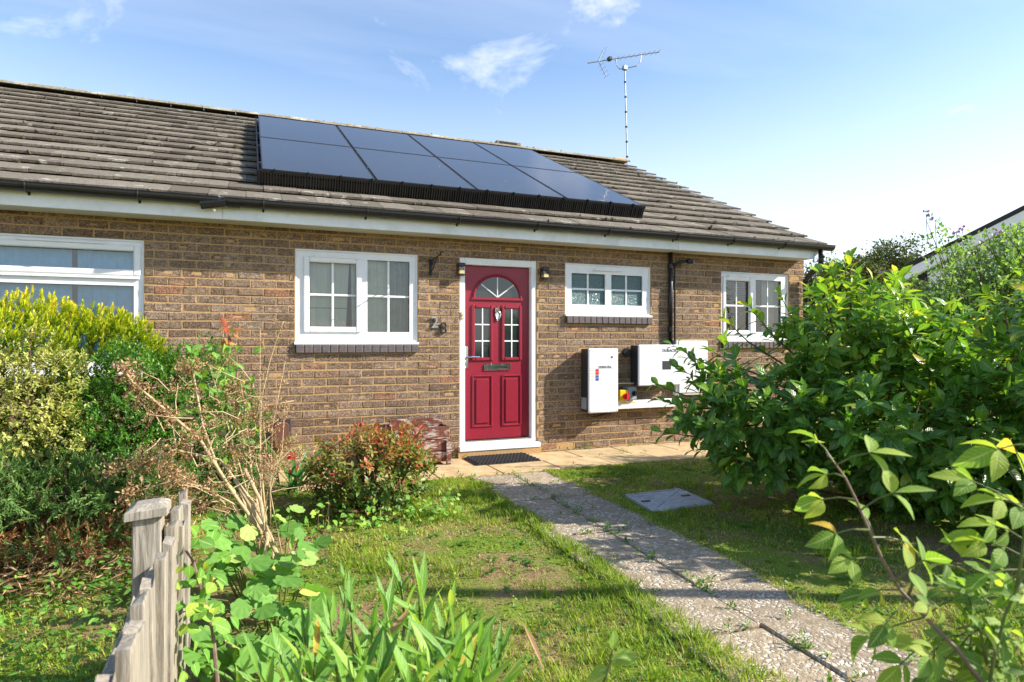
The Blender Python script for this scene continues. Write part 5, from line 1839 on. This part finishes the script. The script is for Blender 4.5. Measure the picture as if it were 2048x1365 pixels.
# dead twiggy litter under the juniper
n = 2600
P = np.stack([rng.uniform(-1.9, -.30, n), rng.uniform(-2.9, -1.9, n), rng.uniform(.0, .16, n)], 1)
d = norm(rng.normal(0, 1, (n, 3)) * np.array([1, 1, .45]))
lt = empty('leaf_litter', (-1, -2.4, 0)); tag(lt, 'brown dead twigs and leaf litter under the juniper', 'litter', kind='stuff')
foliage(lt, 'leaf', M['l_dry'], NEEDLE, P, d, rng.normal(0, 1, (n, 3)), rng.uniform(.03, .09, n), rng.uniform(0, 1, n), 0, 'litter', wid=.16)

# ---- ivy and weeds on the shaded side of the fence
n = 2600
P = np.stack([rng.uniform(-1.9, -.28, n), rng.uniform(-4.2, -2.5, n), np.abs(rng.normal(0, .09, n)) + .01], 1)
P[:, 2] *= np.clip((P[:, 0] + 1.7) * 1.2, .3, 1.6)
d = np.stack([rng.normal(0, 1, n), rng.normal(0, 1, n), rng.normal(.1, .4, n)], 1)
iv = empty('shade_weeds', (-.9, -3.2, 0)); tag(iv, 'leafy green weeds in the shaded strip behind the picket fence', 'weeds', kind='stuff')
foliage(iv, 'leaf', M['l_bram'], LEAF_S, P, d, np.array([0, 0, 1.]) + rng.normal(0, .6, (n, 3)), rng.uniform(.016, .042, n), np.clip(rng.normal(.4, .25, n), 0, 1), 0, 'foliage', wid=1.1)

# ---- dried hollyhock stalks
def lobed(nl=7, r=.5, depth=.16, cup=.18):
    V = [(0, .08, 0)]; F = []
    m_ = nl * 4
    for k in range(m_):
        a = -math.pi / 2 + .35 + (2 * math.pi - .7) * k / (m_ - 1)
        rr = r * (1 - depth * (1 - abs(math.sin(nl * (a + math.pi / 2) / 2)))) * (1 + .04 * math.sin(k * 3.1))
        x, y = rr * math.cos(a), .5 + rr * math.sin(a)
        V.append((x, y, cup * (x * x + (y - .45) ** 2) + .025 * math.sin(k * 1.57)))
    for k in range(1, m_): F.append((0, k, k + 1))
    return np.array(V, float), np.array(F, int)


LOBED = lobed()
hol = empty('dried_hollyhock', (.08, -2.95, 0)); tag(hol, 'leaning dried hollyhock stalks with seed heads above the fence', 'plant')
seedP = []
def stalk(pts, r0, r1, seeds, mat='stem_dry', srange=(.45, 1.0), ssz=.030):
    pts = np.array(pts, float)
    MB().tube(pts, list(np.linspace(r0, r1, len(pts))), 6).build('stalk', M[mat], hol, smooth=True)
    for k in range(seeds):
        q = rng.uniform(*srange) * (len(pts) - 1.001); i0 = int(q)
        p_ = pts[i0] * (1 - (q - i0)) + pts[i0 + 1] * (q - i0)
        seedP.append((p_ + rng.normal(0, .018, 3), ssz * rng.uniform(.6, 1.25)))
B0 = np.array([.10, -2.92, 0])
stalk([B0, at(520, 1060, 3.1), at(465, 985, 3.05), at(400, 880, 3.0), at(330, 820, 2.95), at(265, 765, 2.9), at(236, 725, 2.9)], .011, .005, 70, srange=(.45, 1))
stalk([B0, at(545, 1080, 3.2), at(510, 1010, 3.2), at(440, 920, 3.2), at(350, 900, 3.1), at(280, 930, 3.0), at(205, 945, 2.95)], .010, .003, 60, srange=(.6, 1))
stalk([B0, at(500, 1020, 3.3), at(440, 950, 3.3), at(405, 850, 3.3), at(385, 740, 3.3), at(372, 730, 3.3)], .010, .004, 26, srange=(.6, 1))
stalk([B0, at(480, 990, 3.4), at(460, 860, 3.4), at(470, 780, 3.4), at(468, 770, 3.4)], .007, .003, 14, srange=(.6, 1))
stalk([B0, at(505, 960, 3.4), at(490, 820, 3.4), at(480, 760, 3.4)], .006, .003, 10, srange=(.7, 1))
stalk([B0, at(520, 920, 3.5), at(522, 800, 3.5), at(540, 720, 3.5), at(560, 660, 3.5), at(568, 642, 3.5)], .006, .002, 16, srange=(.7, 1), ssz=.014)
stalk([B0, at(500, 930, 3.4), at(430, 850, 3.4), at(520, 815, 3.4), at(588, 802, 3.4)], .007, .003, 6, srange=(.3, .7))
stalk([B0, at(470, 1010, 3.2), at(360, 950, 3.1), at(330, 945, 3.0)], .007, .003, 30, srange=(.5, 1))
stalk([at(450, 1010, 3.1), at(420, 980, 3.0), at(350, 960, 2.95), at(270, 985, 2.9), at(240, 1000, 2.9)], .006, .002, 40, srange=(.2, 1))
stalk([B0, at(470, 900, 3.5), at(415, 720, 3.5), at(402, 690, 3.5)], .005, .002, 10, srange=(.6, 1))
for k in range(9):
    ue, ve = rng.uniform(340, 575), rng.uniform(650, 900)
    if ue < 420: ve = rng.uniform(780, 930)
    stalk([B0 + rng.normal(0, .03, 3) * np.array([1, 1, 0]), at(.6 * 520 + .4 * ue, 985, 3.3), at(.3 * 510 + .7 * ue + rng.normal(0, 12), .5 * 985 + .5 * ve, 3.35), at(ue, ve, 3.4)], .004, .0015, 14, srange=(.5, 1), ssz=.022)
for k in range(90):
    p_ = at(rng.uniform(320, 545), rng.uniform(760, 1060), rng.uniform(2.9, 3.5)); q_ = p_ + norm(rng.normal(0, 1, 3) * np.array([1, .5, .8])) * rng.uniform(.06, .18)
    MB().tube([p_, (p_ + q_) / 2 + rng.normal(0, .012, 3), q_], [.003, .0025, .0015], 4).build('twig', M['stem_dry'], hol)
    for m_ in range(5): seedP.append((q_ + rng.normal(0, .02, 3), rng.uniform(.010, .026)))
sp_ = np.array([s_[0] for s_ in seedP]); sz_ = np.array([s_[1] for s_ in seedP])
# each seed head: a rag of dry bracts
K = 14
pos = np.repeat(sp_, K, 0) + rng.normal(0, 1, (len(sp_) * K, 3)) * np.repeat(sz_, K)[:, None] * .5
dd = norm(rng.normal(0, 1, pos.shape) + np.array([0, 0, .3]))
foliage(hol, 'seed_head', M['l_dry'], LEAF_S, pos, dd, rng.normal(0, 1, pos.shape), np.repeat(sz_, K) * rng.uniform(.35, .75, len(pos)), rng.uniform(0, 1, len(pos)), 0, 'seed_heads', wid=1.0)
# green leaves still on it
n = 120
pos = np.array([at(np.clip(rng.normal(435, 38), 372, 505), np.clip(rng.normal(795, 65), 690, 920), rng.uniform(3.35, 3.6)) for _ in range(n)])
d = norm(rng.normal(0, 1, (n, 3)) + np.array([0, 0, -.3]))
foliage(hol, 'leaf', M['l_bram'], LEAF_S, pos, d, np.array([.5, -.6, .7]) + rng.normal(0, .5, (n, 3)), rng.uniform(.04, .085, n), np.clip(rng.normal(.5, .25, n), 0, 1), 300, wid=1.4)
n = 16
pos = np.array([at(rng.uniform(440, 475), rng.uniform(650, 690), 3.5) for _ in range(n)])
foliage(hol, 'top_leaf', M['l_azal'], LEAF_S, pos, norm(rng.normal(0, 1, (n, 3))), rng.normal(0, 1, (n, 3)), rng.uniform(.04, .07, n), rng.uniform(.5, .95, n), 300)
MB().tube([at(450, 870, 3.5), at(458, 760, 3.5), at(456, 660, 3.5)], [.005, .004, .002], 5).build('stalk', M['stem_g'], hol)

# ---- mallow leaves at its foot
ml = empty('mallow', (.12, -3.2, 0)); tag(ml, 'clump of large round green mallow leaves beside the picket fence', 'plant')
n = 125
uu = rng.uniform(385, 630, n); vv = rng.uniform(1010, 1330, n)
fr_ = np.interp(vv, [1010, 1330], [3.3, 2.0]) + rng.normal(0, .12, n)
hz2 = np.interp(uu, [385, 560, 640], [1, .9, .35])
pos = np.array([at(a, b_, c) for a, b_, c in zip(uu, vv, fr_)])
pos[:, 2] = np.clip(pos[:, 2], .02, .55)
pos[:, 0] = np.maximum(pos[:, 0], -.15)
d = norm(np.stack([rng.normal(.25, .6, n), rng.normal(-.6, .5, n), rng.normal(-.35, .3, n)], 1))
nr = np.stack([rng.normal(.45, .35, n), rng.normal(-.45, .35, n), np.ones(n) * .8], 1)
sz = rng.uniform(.055, .135, n)
tn = np.clip(rng.normal(.5, .2, n) + (rng.random(n) < .05) * .4, 0, 1)
foliage(ml, 'leaf', M['l_mall'], LOBED, pos, d, nr, sz, tn, 300)
b = MB()
for k in range(0, n, 2):
    f0 = np.array([pos[k, 0] * .5 + .05, pos[k, 1] * .6 - 1.2, 0]); b.tube([f0, (f0 + pos[k]) / 2 + np.array([0, 0, .05]), pos[k]], [.004, .003, .002], 4)
o = b.build('leaf_stalks', M['stem_g'], ml); o['kind'] = 'stuff'
MB().tube([at(575, 1150, 3.0), at(545, 1090, 3.05), at(500, 1010, 3.1), at(470, 960, 3.15)], .010, 7).build('stalk', M['stem_dry'], hol)
MB().tube([at(518, 1160, 2.9), at(535, 1080, 3.0), at(520, 1000, 3.1), at(490, 940, 3.15)], .008, 7).build('stalk', M['stem_dry'], hol)

# ---- bramble in front of the fence
bm = empty('bramble', (-.05, -4.3, 0)); tag(bm, 'bramble with a purple arching stem climbing the pickets', 'plant')
MB().tube([at(355, 1078, 1.95), at(385, 1120, 1.95), at(405, 1185, 1.9), at(425, 1260, 1.85), at(435, 1365, 1.8), at(440, 1500, 1.75)], [.003, .004, .005, .0055, .006, .006], 6).build('stem', M['stem_p'], bm)
MB().tube([at(425, 1235, 1.85), at(400, 1215, 1.9), at(365, 1225, 1.95)], [.004, .003, .002], 5).build('stem', M['stem_p'], bm)
LEAF_B = leaf_tmpl(.72, 4, .2, .12, .45)
pp = [(372, 1140), (395, 1150), (415, 1135), (432, 1152), (360, 1165), (425, 1175), (388, 1200), (410, 1218), (375, 1215), (440, 1205), (455, 1230), (430, 1240), (365, 1255), (395, 1285), (380, 1310), (360, 1345), (410, 1330), (450, 1265), (395, 1070), (405, 1100), (440, 1060), (455, 1110), (330, 1240), (345, 1300)]
P = np.concatenate([[at(u0 + rng.normal(0, 6), v0 + rng.normal(0, 6), 1.85 + rng.normal(0, .06)) for _ in range(3)] for (u0, v0) in pp])
n = len(P)
d = norm(np.stack([rng.normal(0, .7, n), rng.normal(-.4, .5, n), rng.normal(-.1, .5, n)], 1))
foliage(bm, 'leaf', M['l_bram'], LEAF_B, P, d, np.array([.5, -.4, .8]) + rng.normal(0, .35, (n, 3)), rng.uniform(.03, .058, n), np.clip(rng.normal(.6, .2, n), 0, 1), 300)
# brambles at the azalea's foot
bm2 = empty('bramble', (.5, -2.15, 0)); tag(bm2, 'low bramble seedlings with pale leaves at the foot of the azalea', 'plant')
n = 170
P = np.stack([rng.uniform(.15, 1.35, n), rng.normal(-2.12, .12, n), np.abs(rng.normal(.06, .07, n)) + .01], 1)
d = norm(np.stack([rng.normal(0, .8, n), rng.normal(-.4, .5, n), rng.normal(0, .4, n)], 1))
foliage(bm2, 'leaf', M['l_bram'], LEAF_B, P, d, np.array([.3, -.5, .9]) + rng.normal(0, .3, (n, 3)), rng.uniform(.03, .055, n), np.clip(rng.normal(.62, .2, n), 0, 1), 300)
b = MB()
for k in range(14): b.tube([(P[k, 0], -2.0, 0), P[k] + np.array([0, .03, -.01]), P[k]], [.003, .0025, .0015], 4)
o = b.build('stems', M['stem_p'], bm2); o['kind'] = 'stuff'

# ---- strap leaves and red bottlebrush
stp = empty('strap_leaved_plant', (.35, -1.0, 0)); tag(stp, 'clump of green sword-shaped leaves between dried stalks and azalea', 'plant')
SWORD = leaf_tmpl(.055, 6, .35, .2, .35, .5)
n = 24
P = np.stack([rng.normal(.33, .05, n), rng.normal(-1.0, .06, n), np.zeros(n) + .01], 1)
a = rng.uniform(0, 6.28, n)
d = np.stack([np.cos(a) * rng.uniform(.3, 1.2, n), np.sin(a) * .6, rng.uniform(.5, 1.2, n)], 1)
foliage(stp, 'leaf', M['l_straw'], SWORD, P, d, np.array([0, -.3, 1]) + rng.normal(0, .2, (n, 3)), rng.uniform(.32, .62, n), rng.uniform(.1, .9, n), 300)
btl = empty('bottlebrush_plant', (.36, -.75, 0)); tag(btl, 'small bush with crimson brush flowers below the brown cowl', 'plant')
n = 500
P, nn = ellipsoid_pts(n, (.34, -.70, .22), (.20, .16, .20), .01, .2, fill=.2)
foliage(btl, 'leaf', M['l_varieg'], LEAF_S, P, norm(nn + rng.normal(0, .6, nn.shape)), nn + rng.normal(0, .3, nn.shape), rng.uniform(.02, .035, len(P)), rng.uniform(0, .8, len(P)), 0, 'foliage', wid=.5)
MB().tube([(.34, -.70, 0), (.34, -.70, .3)], .006, 5).build('stem', M['stem_b'], btl)
for (u0, v0) in ((583, 912), (594, 942), (579, 948)):
    c = at(u0, v0, 5.3); K = 60
    dd = norm(rng.normal(0, 1, (K, 3)))
    X_, Y_, Z_ = frames(dd, rng.normal(0, 1, (K, 3)))
    V, F = instance(NEEDLE[0], NEEDLE[1], np.repeat(c[None], K, 0) + dd * .005, X_, Y_, Z_, np.full(K, .008), np.full(K, .042), np.full(K, .042))
    link('flower', np_mesh('flower', V, F, M['petal']), btl)

# ---- oleander in the near foreground
ol = empty('oleander', (.28, -4.95, 0)); tag(ol, 'young oleander with long narrow leaves in the near foreground', 'shrub')
OLE = leaf_tmpl(.17, 6, .08, .16, .45)
tops = [(668, 1300, 1.32), (700, 1215, 1.50), (660, 1235, 1.55), (742, 1262, 1.35), (800, 1165, 1.65), (838, 1180, 1.62), (850, 1245, 1.40), (900, 1215, 1.48), (905, 1290, 1.25), (955, 1290, 1.30), (560, 1310, 1.42), (515, 1345, 1.36), (610, 1275, 1.5), (600, 1350, 1.2), (760, 1340, 1.15), (840, 1350, 1.12), (690, 1385, 1.08), (970, 1350, 1.22), (540, 1400, 1.2), (900, 1400, 1.1), (1000, 1310, 1.35), (930, 1250, 1.5), (770, 1215, 1.55), (630, 1320, 1.3), (480, 1370, 1.35), (720, 1320, 1.2), (790, 1290, 1.4), (870, 1320, 1.3), (580, 1380, 1.25), (1010, 1380, 1.15), (820, 1400, 1.1), (690, 1180, 1.7)]
T = np.array([at(*q) for q in tops])
base = np.array([.27, -4.9, 0])
ax = norm(norm(T - base) * .7 + np.array([0, 0, .6]) + rng.normal(0, .12, T.shape))
pos, d, nr, idx, tt = shoot_leaves(T, ax, 12, .24, .28, 1.15, .06, .2)
sz = rng.uniform(.085, .14, len(pos)) * np.where(tt < .14, .7, 1)
tn = np.clip(rng.normal(.52, .2, len(pos)) + (rng.random(len(pos)) < .02) * .5, 0, 1)
foliage(ol, 'leaf', M['l_olea'], OLE, pos, d, nr + np.array([.3, -.3, .3]), sz, tn, 300)
for k in range(len(T)):
    f0 = base + np.array([rng.normal(0, .04), rng.normal(0, .04), 0])
    MB().tube([f0, (f0 + T[k]) / 2 + np.array([0, 0, .05]), T[k] - ax[k] * .1, T[k]], [.006, .0055, .004, .002], 6).build('stem', M['stem_g'], ol)
for (u0, v0, u1, v1) in ((1045, 1245, 1083, 1320), (820, 1215, 792, 1250)):
    p0, p1 = at(u0, v0, 1.4), at(u1, v1, 1.38)
    X_, Y_, Z_ = frames((p1 - p0)[None], np.array([[.2, -.7, .6]]))
    V, F = instance(OLE[0], OLE[1], p0[None], X_, Y_, Z_, np.array([.07]), np.array([.11]), np.array([.11]))
    me = np_mesh('dead_leaf', V, F, M['l_dry'], tint=np.full(len(OLE[0]), .5)); link('dead_leaf', me, ol)

# ---- foreground rose
ro = empty('foreground_rose', tuple(at(2000, 2000, 1.0))); tag(ro, 'rose stem with yellow-green leaflets close to the viewer at lower right', 'rose')
main = [(1652, 905, 1.02), (1668, 925, 1.02), (1690, 955, 1.02), (1712, 1000, 1.02), (1738, 1060, 1.02), (1765, 1120, 1.0), (1800, 1180, 1.0), (1850, 1235, .98), (1915, 1300, .96), (1975, 1380, .95), (2040, 1500, .95)]
b = MB().tube([at(*q) for q in main], list(np.linspace(.0014, .0036, len(main))), 7); b.build('stem', M['stem_p'], ro, smooth=True)
sec = [[(2100, 1010, .95), (2060, 1120, .95), (2010, 1230, .95), (1985, 1330, .95), (1975, 1400, .95)], [(2080, 870, 1.0), (2050, 960, 1.0), (2048, 1080, .98), (2030, 1200, .96)], [(1935, 1190, 1.0), (1960, 1260, .98), (1975, 1330, .96)], [(1840, 1130, 1.0), (1815, 1195, 1.0)]]
for s_ in sec: MB().tube([at(*q) for q in s_], list(np.linspace(.0012, .003, len(s_))), 6).build('stem', M['stem_g'], ro, smooth=True)
LEAF_R = leaf_tmpl(.56, 5, .25, .16, .46)
# petioles: (origin u,v, end u,v, number of leaflets, size)
pet = [(1668, 925, 1632, 880, 3, .050), (1690, 955, 1650, 950, 3, .055), (1672, 930, 1745, 905, 3, .062), (1712, 1000, 1640, 1000, 3, .056), (1722, 1020, 1790, 985, 3, .06), (1738, 1060, 1668, 1068, 3, .055),
       (1745, 1075, 1812, 1085, 3, .06), (1765, 1120, 1700, 1120, 3, .05), (1752, 1090, 1735, 1040, 1, .05), (1790, 1165, 1850, 1120, 5, .055), (1800, 1180, 1725, 1190, 5, .055), (1815, 1200, 1770, 1250, 3, .05), (1850, 1235, 1740, 1275, 3, .07), (1850, 1235, 1905, 1200, 3, .055),
       (1880, 1265, 1800, 1330, 5, .06), (1915, 1300, 1850, 1360, 5, .055), (1940, 1330, 2010, 1300, 5, .055), (1915, 1300, 1960, 1255, 5, .05),
       (2060, 1120, 1960, 1080, 5, .06), (2050, 1140, 1975, 1150, 5, .055), (2090, 1030, 2000, 1000, 5, .062), (2010, 1230, 1935, 1180, 5, .055), (2010, 1230, 2060, 1200, 5, .055), (1990, 1300, 1920, 1290, 3, .05), (2075, 890, 1990, 900, 3, .066), (2055, 950, 2030, 900, 3, .06), (2050, 1020, 1940, 960, 3, .064), (2048, 1080, 1985, 1050, 5, .055), (1985, 1330, 2040, 1350, 5, .05), (1840, 1130, 1905, 1085, 3, .05), (1975, 1350, 1900, 1365, 5, .05)]
for _ in range(46):
    u0, v0 = rng.uniform(1860, 2060), rng.uniform(1150, 1400)
    if u0 < 1930 and v0 < 1230: continue
    a_ = rng.uniform(0, 6.28); pet.append((u0, v0, u0 + 58 * math.cos(a_), v0 + 46 * math.sin(a_) - 14, int(rng.choice([3, 5])), rng.uniform(.034, .05)))
PP = []; DD = []; SS = []
for (u0, v0, u1, v1, k, s_) in pet:
    s_ = s_ * .82
    F0 = 1.0 + rng.normal(0, .02)
    a, e = at(u0, v0, F0), at(u1, v1, F0 + rng.normal(0, .03))
    dir_ = norm(e - a)
    MB().tube([a, (a + e) / 2 + np.array([0, 0, .004]), e], [.0016, .0013, .001], 5).build('petiole', M['stem_g'], ro)
    side = norm(np.cross(dir_, np.array([.2, -.75, .6])))
    PP.append(e); DD.append(dir_ + np.array([0, 0, -.35])); SS.append(s_ * 1.1)
    for m_ in range((k - 1) // 2):
        p_ = a + (e - a) * (.92 - .42 * m_)
        for sg in (1, -1):
            PP.append(p_); DD.append(dir_ * .55 + side * sg + np.array([0, 0, -.25])); SS.append(s_ * rng.uniform(.8, 1))
PP = np.array(PP); n = len(PP)
tn = np.clip(.56 + (PP[:, 2] - .9) * .9 + rng.normal(0, .2, n), .05, 1)
foliage(ro, 'leaflet', M['l_rose'], LEAF_R, PP, np.array(DD), np.array([.25, -.6, .7]) + rng.normal(0, .28, (n, 3)), np.array(SS), tn, 300)
# small sprig at the lower edge
sg_ = empty('rose_sprig', tuple(at(1230, 1700, 1.0))); tag(sg_, 'small leafy sprig poking up at the bottom edge between oleander and path', 'plant')
sp2 = [(1225, 1300, 0.98), (1218, 1330, .98), (1205, 1375, .97), (1190, 1450, .97)]
MB().tube([at(*q) for q in sp2], [.0012, .0018, .0022, .0025], 6).build('stem', M['stem_g'], sg_)
PP = np.array([at(*q) for q in ((1225, 1300, .98), (1222, 1318, .98), (1218, 1335, .98), (1212, 1350, .97), (1218, 1330, .98), (1205, 1372, .97), (1200, 1390, .97))])
Rv, Uv = np.array([cY, -sY, 0]), np.array([0, 0, 1.])
DD = np.array([Uv + Rv * .15, Rv + Uv * .15, -Rv * .9 - Uv * .35, -Rv - Uv * .5, Rv * .9 + Uv * .5, -Rv * .8 - Uv * .6, Rv - Uv * .2])
foliage(sg_, 'leaf', M['l_rose'], LEAF_R, PP, DD, np.array([.1, -.6, .8]) + rng.normal(0, .2, (7, 3)), np.array([.034, .045, .036, .045, .034, .04, .04]), rng.uniform(.55, .95, 7), 300)

for o in bpy.data.objects:
    if '_wl' in o: del o['_wl']
